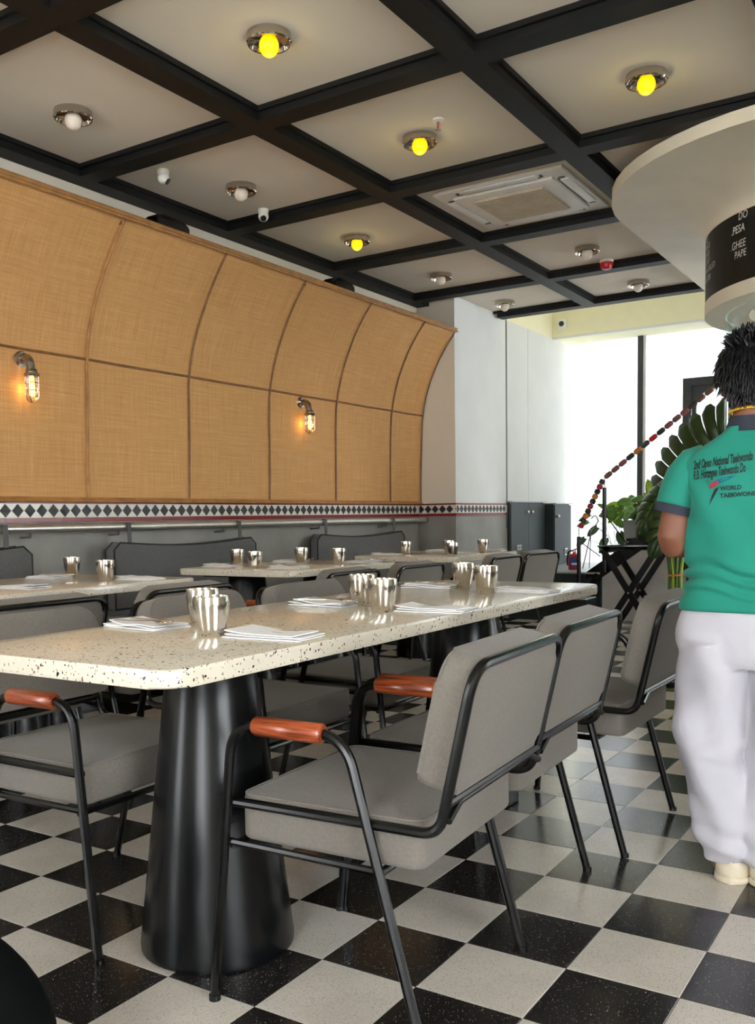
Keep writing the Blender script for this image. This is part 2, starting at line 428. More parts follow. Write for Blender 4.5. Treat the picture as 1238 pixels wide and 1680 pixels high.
frieze(wr, (XP, YR, 0), (0, 1, 0), (1, 0, 0), YPE-YR-.02, .0235, .0814)
# upper stair void and bulkhead
t1 = struct(box('trim_1', XP-.1, XR, 8.96, YF, 3.03, 3.6, M['yellow']))
box('drip_edge', XP, XR, 8.93, 8.962, 3.022, 3.045, M['white'], t1)
struct(box('ceiling_stair', XL-.1, XR, 7.46, YF+.1, 3.6, 3.72, M['yellow']))
struct(box('trim_2', -2.76, XR, 7.44, 7.46, ZC, 3.6, M['yellow']))
# stair window at the far end
w1 = empty('window_1', (0, 9.40, 0)); struct(w1)
xsplit = [-2.80, -1.93, -.62, .7, 2.0, 3.2, XR]
for a, b in zip(xsplit[:-1], xsplit[1:]):
    box('pane', a+.03, b-.03, .018, .026, .42, 3.04, M['frost'], w1)
for xm in xsplit[1:-1]:
    box('mullion', xm-.028, xm+.028, -.03, .05, .40, 3.05, M['mullion'], w1)
    box('mullion_bead', xm+.028, xm+.055, -.005, .04, .40, 3.05, M['sock'], w1)
box('window_frame', -2.80, XR, -.02, .05, .36, .44, M['mullion'], w1)
struct(box('wall_back', XL-.1, XR, YF, YF+.1, 0, .38, M['dkgreen']))
# unseen sides: right and rear walls with tall clear windows; those on the right added for light
def glazed_wall(name, wname, axis, pos, s0, s1, sgn, openings, z0=.35, z1=2.9):
    def bx(nm, a, b, t0, t1, za, zb, m, par):
        lo, hi = min(pos+sgn*t0, pos+sgn*t1), max(pos+sgn*t0, pos+sgn*t1)
        return box(nm, lo, hi, a, b, za, zb, m, par) if axis == 'x' else box(nm, a, b, lo, hi, za, zb, m, par)
    wo = struct(bx(name, s0, s1, 0, .15, 0, z0, M['cream'], None)); bx('header', s0, s1, 0, .15, z1, 3.25, M['cream'], wo)
    e = s0
    for (a, b) in openings:
        if a-e > .01: bx('pier', e, a, 0, .15, z0, z1, M['cream'], wo)
        e = b
    if s1-e > .01: bx('pier', e, s1, 0, .15, z0, z1, M['cream'], wo)
    root = empty(wname); struct(root)
    for (a, b) in openings:
        n = max(1, round((b-a)/1.1)); st_ = (b-a)/n
        for k in range(n+1): c = a+k*st_; bx('mullion', c-.03, c+.03, .02, .1, z0, z1, M['mullion'], root)
        for k in range(n): bx('pane', a+k*st_+.03, a+(k+1)*st_-.03, .055, .062, z0, z1, M['glass'], root)
glazed_wall('wall_right', 'added_window_2', 'x', XR, YB, YF, 1, [(-2.7, -.5), (6.2, 7.8)])  # far opening added to brighten the pier and left panelling
glazed_wall('wall_front', 'window_3', 'y', YB, XL, XR, -1, [(-2.75, -2.0), (.55, 1.75)], .12, 2.95)

# ------------------------------------------------------------------ curved woven wall panelling
PROF = [(-3.172, 1.165), (-3.168, 1.35), (-3.163, 1.545), (-3.158, 1.75), (-3.150, 1.94), (-3.130, 2.06), (-3.103, 2.17), (-3.063, 2.285), (-3.015, 2.389), (-2.965, 2.487), (-2.91, 2.575), (-2.858, 2.65), (-2.80, 2.724), (-2.782, 2.745)]
def prof_range(z0, z1):
    out = []
    for (x, z) in PROF:
        if z0-1e-6 <= z <= z1+1e-6: out.append((x, z))
    def at(zz):
        for (a, b) in zip(PROF[:-1], PROF[1:]):
            if a[1] <= zz <= b[1]: t = (zz-a[1])/(b[1]-a[1]); return (a[0]+t*(b[0]-a[0]), zz)
    if abs(out[0][1]-z0) > 1e-4: out.insert(0, at(z0))
    if abs(out[-1][1]-z1) > 1e-4: out.append(at(z1))
    return out
wv = tag(empty('woven_wall_panel', (-3.19, 3.5, 1.16)), 'tan woven rattan panelling curving outward over the tile frieze', 'wall panel')
O = Vector((-3.19, 3.5, 1.16))
seams = [.63, 1.505, 2.38, 3.256, 4.125, 5.01, 5.89, 6.462]
def sheet(y0, y1, z0, z1):
    pr = prof_range(z0, z1); vs = []; fs = []; uv = []; ny = 5; s = z0; arcs = [z0]
    for a, b in zip(pr[:-1], pr[1:]): s += math.hypot(b[0]-a[0], b[1]-a[1]); arcs.append(s)
    n = len(pr)
    for lay in (0, 1):
        for i, (x, z) in enumerate(pr):
            a = pr[max(0, i-1)]; b = pr[min(n-1, i+1)]; t = Vector((b[0]-a[0], b[1]-a[1])).normalized(); nx, nz = t.y, -t.x
            off = 0.0 if lay == 0 else -.006
            for k in range(ny+1):
                y = y0+(y1-y0)*k/ny; bul = .006*math.sin(math.pi*k/ny)*math.sin(math.pi*i/(n-1))
                vs.append((x+nx*(off+bul)-O.x, y-O.y, z+nz*(off+bul)-O.z)); uv.append((y, arcs[i]))
    m = ny+1
    for lay in (0, 1):
        for i in range(n-1):
            for k in range(ny):
                q = lay*n*m+i*m+k; fs.append((q, q+1, q+m+1, q+m) if lay == 0 else (q, q+m, q+m+1, q+1))
    bd = [k for k in range(m)]+[i*m+ny for i in range(1, n)]+[(n-1)*m+k for k in range(ny-1, -1, -1)]+[i*m for i in range(n-2, 0, -1)]
    for a, b in zip(bd, bd[1:]+bd[:1]): fs.append((a, a+n*m, b+n*m, b))
    o = mk('woven_sheet', vs, fs, M['woven'], wv)
    ul = o.data.uv_layers.new(name='UVMap')
    for lp in o.data.loops: ul.data[lp.index].uv = uv[lp.vertex_index]
for a, b in zip(seams[:-1], seams[1:]):
    sheet(a+.002, b-.002, 1.168, 1.985); sheet(a+.002, b-.002, 1.99, 2.742)
for k, y in enumerate(seams):
    pts = [(x+.008-O.x, y-O.y+.004*math.sin(z*7+k), z-O.z-.003) for (x, z) in PROF]
    MB().tube(pts, .0095 if k < 3 else (.0068 if k < 7 else .004), 8).build('batten', M['bamboo'] if k in (1, 2) else M['bamboo2'], wv)
for a, b in zip(seams[:-1], seams[1:]):
    MB().tube([(-3.14-O.x, a-O.y+.008, 1.988-O.z), (-3.137-O.x, (a+b)/2-O.y, 1.985-O.z), (-3.14-O.x, b-O.y-.008, 1.988-O.z)], .008, 8).build('batten', M['bamboo2'], wv)
ya, yb = seams[0]-O.y, seams[-1]-O.y
for dx, dz, r in ((.008, .008, .014), (.018, -.014, .010), (-.012, .016, .010)):
    MB().tube([(-2.782+dx-O.x, ya, 2.745+dz-O.z), (-2.782+dx-O.x, yb, 2.745+dz-O.z)], r, 8).build('top_rail', M['bamboo'], wv)
for dx, dz, r in ((.010, .004, .010), (.020, -.008, .008)):
    MB().tube([(-3.172+dx-O.x, ya, 1.165+dz-O.z), (-3.172+dx-O.x, yb, 1.165+dz-O.z)], r, 8).build('bottom_rail', M['bamboo'], wv)
for y in seams[::2]:
    box('bracket', -3.19-O.x, -2.80-O.x, y-O.y-.012, y-O.y+.012, 2.70-O.z, 2.72-O.z, M['bamboo2'], wv)

# ------------------------------------------------------------------ wall lamps
def sconce(y, label):
    r = tag(empty('wall_lamp', (-3.163, y, 1.938)), label, 'wall lamp', 'caged bulkhead lamps on the woven panelling')
    r.scale = (1.13, 1.13, 1.13)
    X = Matrix.Rotation(math.pi/2, 4, 'Y')
    MB().lathe([(0, 0), (.048, 0), (.05, .006), (.044, .014), (.03, .018), (.026, .03), (0, .03)], 24).xf(X).build('base_plate', M['dullsteel'], r)
    el = fillet([(.015, 0, 0), (.075, 0, -.008), (.088, 0, -.085)], .05, 8)
    MB().tube(el, .021, 14).build('elbow', M['dullsteel'], r)
    c = (.088, 0, 0)
    MB().lathe([(0, -.062), (.024, -.062), (.028, -.068), (.028, -.08), (.036, -.083), (.038, -.092), (.034, -.098), (0, -.098)], 24, c).build('collar', M['dullsteel'], r)
    pr = [(.027, -.098), (.0285, -.12), (.0285, -.185)]+[(.0285*math.cos(a), -.185-.03*math.sin(a)) for a in (.3, .6, .9, 1.2, 1.45, 1.57)]
    MB().lathe(pr, 20, c).build('glass_jar', M['glass'], r)
    b = MB().lathe([(0, -.10), (.009, -.10), (.010, -.125), (.014, -.15), (.014, -.175), (.008, -.192), (0, -.195)], 14, c).build('bulb', M['filament'], r)
    for z in (-.128, -.165):
        MB().tube([(c[0]+.033*math.cos(a), .033*math.sin(a), z) for a in [2*math.pi*k/20 for k in range(21)]], .0022, 6, cap=False).build('cage_ring', M['dullsteel'], r)
    for k in range(4):
        a = k*math.pi/2+.5; ca, sa = math.cos(a), math.sin(a)
        p = [(c[0]+.033*ca, .033*sa, -.09), (c[0]+.033*ca, .033*sa, -.185)]+[(c[0]+.033*math.cos(t)*ca, .033*math.cos(t)*sa, -.185-.036*math.sin(t)) for t in (.4, .8, 1.2, 1.57)]
        MB().tube(p, .0025, 6).build('cage_bar', M['dullsteel'], r)
    ld = bpy.data.lights.new('lamp_glow', 'POINT'); ld.energy = .28; ld.color = (1, .55, .16); ld.shadow_soft_size = .012
    lo = bpy.data.objects.new('lamp_glow', ld); COL.objects.link(lo); lo.parent = r; lo.location = (.047, 0, -.155)
sconce(1.925, 'caged steel wall lamp with glowing bulb at left end of panelling')
sconce(4.52, 'caged steel wall lamp with glowing bulb right of panelling middle')

# ------------------------------------------------------------------ speakers on top of the panelling
for y, lb in ((2.87, 'black box speaker on panelling top nearer the camera, above second seam'), (4.76, 'black box speaker on panelling top farther along, near the ceiling corner')):
    r = tag(empty('speaker', (-2.985, y, 2.752)), lb, 'speaker', 'speakers along the panelling top')
    pad('housing', [(-.145, -.05), (.145, -.05), (.145, .045), (.09, .085), (-.09, .085), (-.145, .045)], .13, .008, M['black'], frame((-.02, 0, .045), (0, 1, 0), (0, 0, 1), (1, 0, 0)), r)
    box('mount_foot', .0, .02, -.15, .15, -.03, .01, M['dullsteel'], r); box('grille', .110, .113, -.13, .13, .0, .10, M['menu'], r, .001, 1)

# ------------------------------------------------------------------ foot rail along wall, hanging cushions, bench
r = tag(empty('wall_rail', (-3.10, 3.5, 1.0)), 'long steel tube rail fixed along the wall under the frieze', 'rail')
MB().tube([(0, -3.0, 0), (0, 2.92, 0)], .026, 16).build('tube', M['railsteel'], r)
MB().lathe([(0, 0), (.024, 0), (.026, .008), (.024, .03), (.012, .036), (0, .036)], 16).xf(Matrix.Translation((0, 2.92, 0)) @ Matrix.Rotation(-math.pi/2, 4, 'X')).build('end_cap', M['steel'], r)
for y in (-1.6, -.95, .02, 1.17, 2.2):
    MB().tube([(0, y, 0), (0, y, -.045), (-.085, y, -.05)], .008, 8).build('bracket', M['dkfabric'], r)
    MB().ell((0, y+.06, .021), (.012, .012, .008), 10, 6).build('stud', M['steel'], r)
def hang_cushion(y0, y1, label):
    w = y1-y0; r = tag(empty('hanging_cushion', (-3.085, (y0+y1)/2, .50)), label, 'cushion', 'charcoal back cushions hanging from the wall rail')
    top = lambda t: .405-.030*math.sin(math.pi*t)
    n = 16; poly = [(-w/2, 0), (w/2, 0), (w/2, .36)]+[(w/2-w*(.04+.92*k/n), top(k/n)) for k in range(n+1)]+[(-w/2, .36)]
    pad('cushion', poly, .075, .012, M['dkfabric'], frame((-.03, 0, 0), (0, 1, 0), (0, 0, 1), (1, 0, 0)), r)
    for xx in (.042, -.028):
        MB().tube([(xx, p[0]*.995, p[1]*.995+.001) for p in poly]+[(xx, poly[0][0]*.995, .001)], .0055, 6).build('piping', M['piping'], r)
    for s in (-1, 1):
        yy = s*(w/2-.15)
        MB().box(.020, .026, yy-.014, yy+.014, .37, .52).build('strap', M['dkfabric'], r)
        MB().box(-.045, .026, yy-.014, yy+.014, .518, .524).build('strap', M['dkfabric'], r)
hang_cushion(.52, 1.864, 'charcoal hanging back cushion cut off by the left picture edge')
hang_cushion(2.45, 3.796, 'charcoal hanging back cushion in the middle, behind the second wall table')
hang_cushion(4.56, 5.925, 'charcoal hanging back cushion farthest right on the wall rail')
r = tag(empty('banquette_bench', (-2.90, 3.3, 0)), 'long charcoal upholstered bench with piped seat along the cement wall', 'bench')
box('base', -.23, .17, -2.7, 2.9, 0, .34, M['black'], r)
for a, b in ((-2.7, -.82), (-.81, 1.06), (1.07, 2.9)):
    s = box('seat_cushion', -.23, .23, a, b, .34, .46, M['dkfabric'], r, .025, 3)
    for z in (.357, .443): MB().tube([(.229, a+.02, z), (.229, b-.02, z)], .005, 6).build('piping', M['piping'], s)

# ------------------------------------------------------------------ tables
def table(name, x0, x1, y0, y1, peds, label, rad=.055, zt=.76, th=.036):
    cx, cy = (x0+x1)/2, (y0+y1)/2
    r = tag(empty('dining_table', (cx, cy, 0)), label, 'table', 'terrazzo tables')
    pad('tabletop', rrect(x1-x0, y1-y0, rad, 6), th, .008, M['table'], Matrix.Translation((0, 0, zt-th)), r)
    for (pxx, py) in peds:
        c = (pxx-cx, py-cy, 0)
        MB().lathe([(0, 0), (.178, 0), (.185, .004), (.186, .016), (.103, zt-th-.012), (.10, zt-th-.006), (0, zt-th-.006)], 48, c).build('pedestal', M['cone'], r)
        box('mount_plate', c[0]-.17, c[0]+.17, c[1]-.17, c[1]+.17, zt-th-.008, zt-th, M['black'], r)
    return r
table('T1', -.615, .062, -.285, 2.055, ((-.275, .20), (-.275, 1.57)), 'long cream terrazzo table in the foreground on two black cones')
table('T2', -2.68, -1.81, .62, 1.84, ((-2.25, 1.2),), 'terrazzo wall table at left, cut off by the picture edge')
table('T3', -2.52, -1.67, 2.43, 3.47, ((-2.16, 2.62), (-2.0, 3.12)), 'middle terrazzo wall table in front of the middle hanging cushion')
table('T4', -2.42, -1.61, 4.09, 5.18, ((-2.16, 4.62),), 'farthest terrazzo wall table, next to the white pier')

# ------------------------------------------------------------------ chairs
def make_chair():
    r = empty('armchair')
    st = pad('seat', rrect(.428, .478, .03, 4), .098, .012, M['fabric'], Matrix.Translation((.018, 0, .355)), r)
    loop = [(x+.018, y, .452) for x, y in rrect(.423, .473, .03, 4)]
    MB().tube(loop+[loop[0]], .0022, 6, cap=False).build('seam', M['fabric'], st)
    P1, P2 = Vector((.272, 0, .438)), Vector((.344, 0, .757)); u = (P2-P1).normalized(); nfr = Vector((-u.z, 0, u.x))
    org = P1 + u*.072 + u*.131
    bk = pad('backrest', rrect(.478, .262, (.024, .024, .060, .060), 5), .078, .015, M['fabric'], frame(org-nfr*.004, (0, 1, 0), u, nfr), r, 4)
    lp = [org+nfr*.070+Vector((0, 1, 0))*x+u*y for x, y in rrect(.470, .254, (.02, .02, .056, .056), 6)]
    MB().tube(lp+[lp[0]], .0022, 6, cap=False).build('seam', M['fabric'], bk)
    a = .250
    hoop = fillet([(-.205, -a, .438), (.272, -a, .438), (.344, -a, .757), (.344, a, .757), (.272, a, .438), (-.205, a, .438)], [.05, .062, .062, .05], 8)
    MB().tube(hoop, .0105, 10).build('back_frame', M['black'], r)
    q = P1+u*.062
    MB().tube([(q.x, -a, q.z), (q.x, a, q.z)], .010, 10).build('back_crossbar', M['black'], r)
    MB().tube(fillet([(q.x+.004, -a, q.z-.03), (q.x+.002, -a+.06, q.z-.006), (q.x+.002, a-.06, q.z-.006), (q.x+.004, a, q.z-.03)], .05, 5), .008, 8).build('back_crossbar', M['black'], r)
    for s in (-1, 1):
        yy = s*.260
        MB().tube(fillet([(-.255, yy+s*.004, 0), (-.192, yy, .607), (.078, yy, .607), (.245, yy+s*.004, 0)], [.075, .085], 9), .0108, 10).build('leg', M['black'], r)
        g = MB().lathe([(0, -.083), (.0165, -.083), (.0205, -.077), (.0208, 0), (.0205, .077), (.0165, .083), (0, .083)], 16).xf(Matrix.Translation((-.052, yy, .607)) @ Matrix.Rotation(math.pi/2, 4, 'Y')).build('arm_grip', M['wood'], r)
        MB().tube([(-.219, yy-s*.008, .352), (.150, yy-s*.008, .347)], .0085, 8).build('lower_rail', M['black'], r)
        for xx in (-.255, .245):
            MB().lathe([(0, 0), (.013, 0), (.0125, .012), (0, .012)], 12, (xx, yy+s*.004, 0)).build('foot_cap', M['black'], r)
    for xx in (-.20, .148):
        MB().tube([(xx, -.258, .346), (xx, .258, .346)], .0085, 8).build('cross_rail', M['black'], r)
    return r
ch0 = make_chair(); register(ch0)
bpy.context.view_layer.update()
R = math.pi
chairs = [  # x, y, rotation, label, group
 (.150, .255, .055, 'grey armchair with wood grips in the foreground, nearest right of the long table', 'a'),
 (.104, .829, .035, 'grey armchair right of the long table, second behind the nearest one', 'a'),
 (.158, 1.525, -.01, 'grey armchair right of the long table, third, beside the standing person', 'a'),
 (-.690, .222, R+.01, 'grey armchair left of the long table, cut off by the left picture edge', 'b'),
 (-.690, .912, R, 'grey armchair left of the long table, second, behind the front cone', 'b'),
 (-.690, 1.560, R, 'grey armchair left of the long table, third and farthest', 'b'),
 (-1.690, .60, .0, 'grey armchair at left wall table, nearest, seen from behind at picture edge', 'c'),
 (-1.690, 1.30, .0, 'grey armchair at left wall table, farther one, seen from behind', 'c'),
 (-1.66, 2.435, .02, 'grey armchair at middle wall table, nearer one, wood grip showing', 'c'),
 (-1.64, 3.11, -.02, 'grey armchair at middle wall table, farther one', 'c'),
 (-1.62, 4.20, .03, 'grey armchair at farthest wall table, nearer one', 'c'),
 (-1.62, 4.86, -.10, 'grey armchair at farthest wall table, farther one turned sideways', 'c'),
]
G = {'a': 'armchairs right of the long table', 'b': 'armchairs left of the long table', 'c': 'armchairs at the wall tables'}
for k, (x, y, rz, lb, g) in enumerate(chairs):
    o = ch0 if k == 0 else copy_tree(ch0)
    o.location = (x, y, 0); o.rotation_euler = (0, 0, rz); tag(o, lb, 'chair', G[g])

# ------------------------------------------------------------------ cups, napkins, cutlery
ZT = .7602
cup_prof = [(r_*1.17, z_*1.13) for r_, z_ in [(0, 0), (.023, 0), (.0255, .002), (.029, .018), (.0335, .042), (.0362, .062), (.0362, .074), (.0352, .082), (.0338, .0825), (.0335, .078), (.0335, .06), (.030, .035), (.024, .008), (0, .006)]]
cup_me = None
def cup(x, y, label, group):
    global cup_me
    if cup_me is None:
        o = MB().lathe(cup_prof, 40).build('tumbler', M['steel'], ang=1.0); cup_me = o.data
    else:
        o = bpy.data.objects.new('tumbler', cup_me); COL.objects.link(o)
    o.location = (x, y, ZT); o.rotation_euler = (0, 0, random.uniform(0, 6)); tag(o, label, 'cup', group); return o
def napkin_me(seed, w=.205, d=.115):
    rnd = random.Random(seed); mb = MB(); nx, ny = 14, 6
    for lay, (sx, sy, z0, rot, ox) in enumerate(((1, 1, .0006, 0, 0), (.97, .96, .0042, .05, .004), (.93, .9, .0078, -.04, -.006))):
        vs = []
        for side in (0, 1):
            for j in range(ny+1):
                for i in range(nx+1):
                    a = i/nx-.5; b = j/ny-.5; x = a*w*sx+ox; y = b*d*sy
                    z = z0+(.0026 if side else 0)+(.0022*math.sin(a*7+seed+lay)*(b+.5)+.003*max(0, a*2*(1 if seed % 2 else -1))**2*lay if lay else 0)+.0008*lay
                    c, s = math.cos(rot), math.sin(rot); vs.append((x*c-y*s, x*s+y*c, z))
        n1 = (nx+1)*(ny+1); fs = []
        for j in range(ny):
            for i in range(nx):
                q = j*(nx+1)+i; fs.append((q, q+nx+1, q+nx+2, q+1)); fs.append((n1+q, n1+q+1, n1+q+nx+2, n1+q+nx+1))
        bd = list(range(nx+1))+[j*(nx+1)+nx for j in range(1, ny+1)]+[ny*(nx+1)+i for i in range(nx-1, -1, -1)]+[j*(nx+1) for j in range(ny-1, 0, -1)]
        for a, b in zip(bd, bd[1:]+bd[:1]): fs.append((a, b, b+n1, a+n1))
        mb.add(vs, fs)
    return mb
def napkin(x, y, rz, seed, label, group):
    o = napkin_me(seed).build('napkin', M['napkin']); o.location = (x, y, ZT); o.rotation_euler = (0, 0, rz); return tag(o, label, 'napkin', group)
def strip(pts, name, m):   # pts: (x, halfwidth, z) -> thin curved blade along x
    mb = MB(); vs = []; n = len(pts)
    for (x, hw, z) in pts:
        for yy, dz in ((-hw, .0012), (-hw*.5, .0), (hw*.5, .0), (hw, .0012)): vs.append((x, yy, z+dz))
    for (x, hw, z) in pts:
        for yy, dz in ((-hw, .0012), (-hw*.5, .0), (hw*.5, .0), (hw, .0012)): vs.append((x, yy, z+dz+.0016))
    fs = []
    for i in range(n-1):
        for k in range(3):
            q = i*4+k; fs.append((q, q+1, q+5, q+4)); fs.append((n*4+q, n*4+q+4, n*4+q+5, n*4+q+1))
        for k in (0, 3): q = i*4+k; fs.append((q, q+4, n*4+q+4, n*4+q))
    for e in (0, (n-1)*4): fs.append((e, e+1, n*4+e+1, n*4+e)); fs.append((e+1, e+2, n*4+e+2, n*4+e+1)); fs.append((e+2, e+3, n*4+e+3, n*4+e+2))
    return mb.add(vs, fs)
def spoon(x, y, rz, label, group):
    pts = [(-.09, .004, .0135), (-.05, .0035, .0135), (0, .003, .0145), (.04, .0032, .017), (.055, .009, .016), (.07, .0165, .0145), (.085, .018, .014), (.098, .013, .015), (.105, .004, .017)]
    o = strip(pts, 's', None).build('spoon', M['steel']); o.location = (x, y, ZT); o.rotation_euler = (0, 0, rz); return tag(o, label, 'spoon', group)
def fork(x, y, rz, label, group):
    r = tag(empty('fork', (x, y, ZT), rz), label, 'fork', group)
    strip([(-.09, .004, .0135), (-.04, .0035, .0135), (.02, .003, .0155), (.045, .004, .0175), (.055, .0105, .017), (.066, .0115, .016)], 'h', None).build('handle', M['steel'], r)
    for k in range(4):
        yy = -.0093+k*.0062; MB().tube([(.064, yy, .0168), (.085, yy, .0158), (.10, yy, .0185)], .0016, 6).build('tine', M['steel'], r)
    return r
g = 'steel tumblers'; gn = 'white napkins'; gs = 'spoons on the long table'; gf = 'forks on the long table'
for (x, y, lb) in ((-.213, .138, 'steel tumbler in front of the nearest pair on the long table'), (-.385, .300, 'steel tumbler half hidden behind the nearest one on the long table'),
   (-.152, .794, 'steel tumbler at the middle of the long table, front of its pair'), (-.320, .947, 'steel tumbler at the middle of the long table, back of its pair'),
   (-.342, 1.685, 'steel tumbler at the far end of the long table, left of its pair'), (-.165, 1.508, 'steel tumbler at the far end of the long table, right of its pair'),
   (-2.59, 1.75, 'steel tumbler on the left wall table, left of the two'), (-2.09, 1.52, 'steel tumbler on the left wall table, right of the two'),
   (-2.43, 2.86, 'leftmost steel tumbler on the middle wall table'), (-2.06, 2.57, 'second steel tumbler from left on the middle wall table'),
   (-2.18, 3.17, 'third steel tumbler from left on the middle wall table'), (-1.85, 3.09, 'rightmost steel tumbler on the middle wall table'),
   (-2.171, 4.433, 'leftmost steel tumbler on the farthest wall table'), (-1.953, 4.691, 'steel tumbler on the farthest table, behind its neighbour in the middle'),
   (-1.66, 4.17, 'steel tumbler on the farthest table, front one in the middle'), (-1.801, 4.95, 'rightmost steel tumbler on the farthest wall table')):
    cup(x, y, lb, g)
sets = [(-.50, .215, R-.12, 'nearest, left side'), (-.075, .190, .05, 'nearest, right side'), (-.42, .895, R-.05, 'middle, left side'), (-.02, .862, .06, 'middle, right side'), (-.462, 1.66, R+.05, 'far end, left side'), (-.048, 1.585, -.03, 'far end, right side')]
for k, (x, y, rz, w_) in enumerate(sets):
    napkin(x, y, rz, k+1, f'folded white napkin on the long table, {w_}', gn)
    c, s = math.cos(rz+R), math.sin(rz+R)   # cutlery heads point to the table middle
    dx = .05 if k % 2 else (.02 if k < 4 else -.03); up_ = -.005 if k % 2 else .004
    sp_ = spoon(x+c*dx-s*-.034, y+s*dx+c*-.034, rz+R+.14, f'steel spoon lying on the napkin, {w_} of long table', gs)
    sp_.location.z += up_
    fk_ = fork(x+c*dx-s*-.006, y+s*dx+c*-.006, rz+R-.10, f'steel fork lying on the napkin, {w_} of long table', gf); fk_.location.z += up_
for k, (x, y, rz, lb) in enumerate(((-2.50, 1.53, .05, 'folded white napkin on the left wall table, left of the tumblers'), (-1.97, 1.62, .05, 'folded white napkin on the left wall table, right of the tumblers'), (-2.03, 1.02, .1, 'folded white napkin on the left wall table at the picture edge'),
   (-2.38, 2.66, 0, 'folded white napkin on the middle wall table, near left'), (-2.30, 3.22, .1, 'folded white napkin on the middle wall table, far left'), (-1.85, 2.60, .05, 'folded white napkin on the middle wall table, near right'), (-1.79, 3.26, 0, 'folded white napkin on the middle wall table, far right'),
   (-2.25, 4.30, 0, 'folded white napkin on the farthest wall table, near left'), (-2.22, 5.05, .1, 'folded white napkin on the farthest wall table, far left'), (-1.73, 4.50, .2, 'folded white napkin on the farthest wall table, near right'), (-1.80, 5.09, 0, 'folded white napkin on the farthest wall table, far right'))):
    napkin(x, y, rz, k+11, lb, gn)
    if k in (0, 3, 4, 6): spoon(x+.04, y+.01, rz+.3, 'steel spoon on '+lb.replace('folded white ', 'the '), 'spoons on the wall tables').location.z += .003

# ------------------------------------------------------------------ ceiling lamps and small ceiling fittings
def ceil_lamp(x, y, on, label):
    r = tag(empty('ceiling_lamp', (x, y, ZC)), label, 'ceiling lamp', 'chrome bowl lamps with globe bulbs')
    MB().lathe([(.080, 0), (.094, -.003), (.095, -.036), (.091, -.042), (.086, -.040), (.080, -.022), (.055, -.010), (0, -.008)], 36).build('bowl', M['chrome'], r)
    MB().lathe([(0, -.006), (.02, -.006), (.02, -.024), (0, -.024)], 14).build('socket', M['sock'], r)
    MB().ell((0, 0, -.048), (.042, .042, .045), 24, 14).build('globe', M['globe_on'] if on else M['globe_off'], r)
    if on:
        ld = bpy.data.lights.new('globe_glow', 'POINT'); ld.energy = .6; ld.color = (1, .85, .3); ld.shadow_soft_size = .038
        lo = bpy.data.objects.new('globe_glow', ld); COL.objects.link(lo); lo.parent = r; lo.location = (0, 0, -.118)
for x, y, on, lb in ((-1.28, 1.79, 1, 'lit yellow globe lamp in the ceiling nearest the camera, top of picture'), (-.075, 3.085, 1, 'lit yellow globe lamp at upper right, left of the round canopy'),
   (-1.285, 3.10, 1, 'lit yellow globe lamp beside the sprinkler'), (-2.54, 4.42, 1, 'smallest lit yellow globe lamp, next to the wall side beam'),
   (-2.53, 1.815, 0, 'unlit globe lamp at upper left above the panelling'), (-2.535, 3.11, 0, 'unlit globe lamp between the two dome cameras'),
   (-2.535, 5.71, 0, 'unlit globe lamp above the farther speaker'), (-1.265, 5.69, 0, 'unlit globe lamp beside the red fire alarm'),
   (-1.256, 6.99, 0, 'unlit globe lamp in the far bay beside the canopy'), (-2.52, 6.98, 0, 'unlit globe lamp in the far bay against the white pier')):
    ceil_lamp(x, y, on, lb)
def cctv(x, y, ang, lb):
    r = tag(empty('dome_camera', (x, y, ZC)), lb, 'camera', 'white dome cameras on the ceiling')
    MB().lathe([(0, 0), (.034, 0), (.036, -.012), (.030, -.034), (0, -.034)], 22).build('base', M['acwhite'], r)
    MB().ell((0, 0, -.045), (.034, .034, .034), 20, 12).build('ball', M['acwhite'], r)
    d = Vector((math.cos(ang)*.75, math.sin(ang)*.75, -.6)).normalized()
    MB().lathe([(0, .0), (.019, .0), (.019, .012), (0, .014)], 16).xf(Matrix.Translation(Vector((0, 0, -.045))+d*.024) @ d.to_track_quat('Z', 'Y').to_matrix().to_4x4()).build('lens', M['menu'], r)
cctv(-2.733, 2.648, .6, 'white dome camera nearer the camera, left of the unlit globe'); cctv(-2.70, 3.535, -.9, 'white dome camera with dark lens beside the second cross beam')
r = tag(empty('sprinkler', (-1.10, 2.962, ZC)), 'small sprinkler head with red bulb beside a yellow lamp', 'sprinkler')
MB().lathe([(0, 0), (.032, 0), (.03, -.008), (.012, -.012), (0, -.012)], 20).build('rosette', M['acwhite'], r)
MB().lathe([(0, -.01), (.009, -.01), (.009, -.022), (0, -.022)], 12).build('body', M['steel'], r)
for s in (-1, 1): MB().tube([(s*.007, 0, -.02), (s*.010, 0, -.035), (s*.002, 0, -.05)], .002, 6).build('arm', M['steel'], r)
MB().ell((0, 0, -.036), (.004, .004, .014), 10, 8).build('glass_bulb', M['redp'], r); MB().lathe([(0, -.05), (.014, -.05), (.014, -.053), (0, -.053)], 14).build('deflector', M['steel'], r)
r = tag(empty('fire_alarm', (-1.258, 6.13, ZC)), 'red dome fire alarm on a white base under the ceiling', 'fire alarm')
MB().lathe([(0, 0), (.055, 0), (.055, -.018), (.05, -.022), (0, -.022)], 24).build('base', M['acwhite'], r)
MB().lathe([(.05, -.02), (.052, -.04), (.042, -.065), (.022, -.075), (0, -.076)], 24).build('dome', M['redp'], r)
r = tag(empty('security_camera', (-2.687, 8.955, 3.185)), 'small white square camera with black lens on the yellow-lit bulkhead', 'camera')
box('housing', -.05, .05, -.04, 0, -.055, .055, M['sock'], r, .012, 3)
MB().lathe([(0, 0), (.03, 0), (.026, .014), (0, .016)], 20).xf(Matrix.Translation((0, -.04, 0)) @ Matrix.Rotation(math.pi/2, 4, 'X')).build('lens', M['menu'], r)

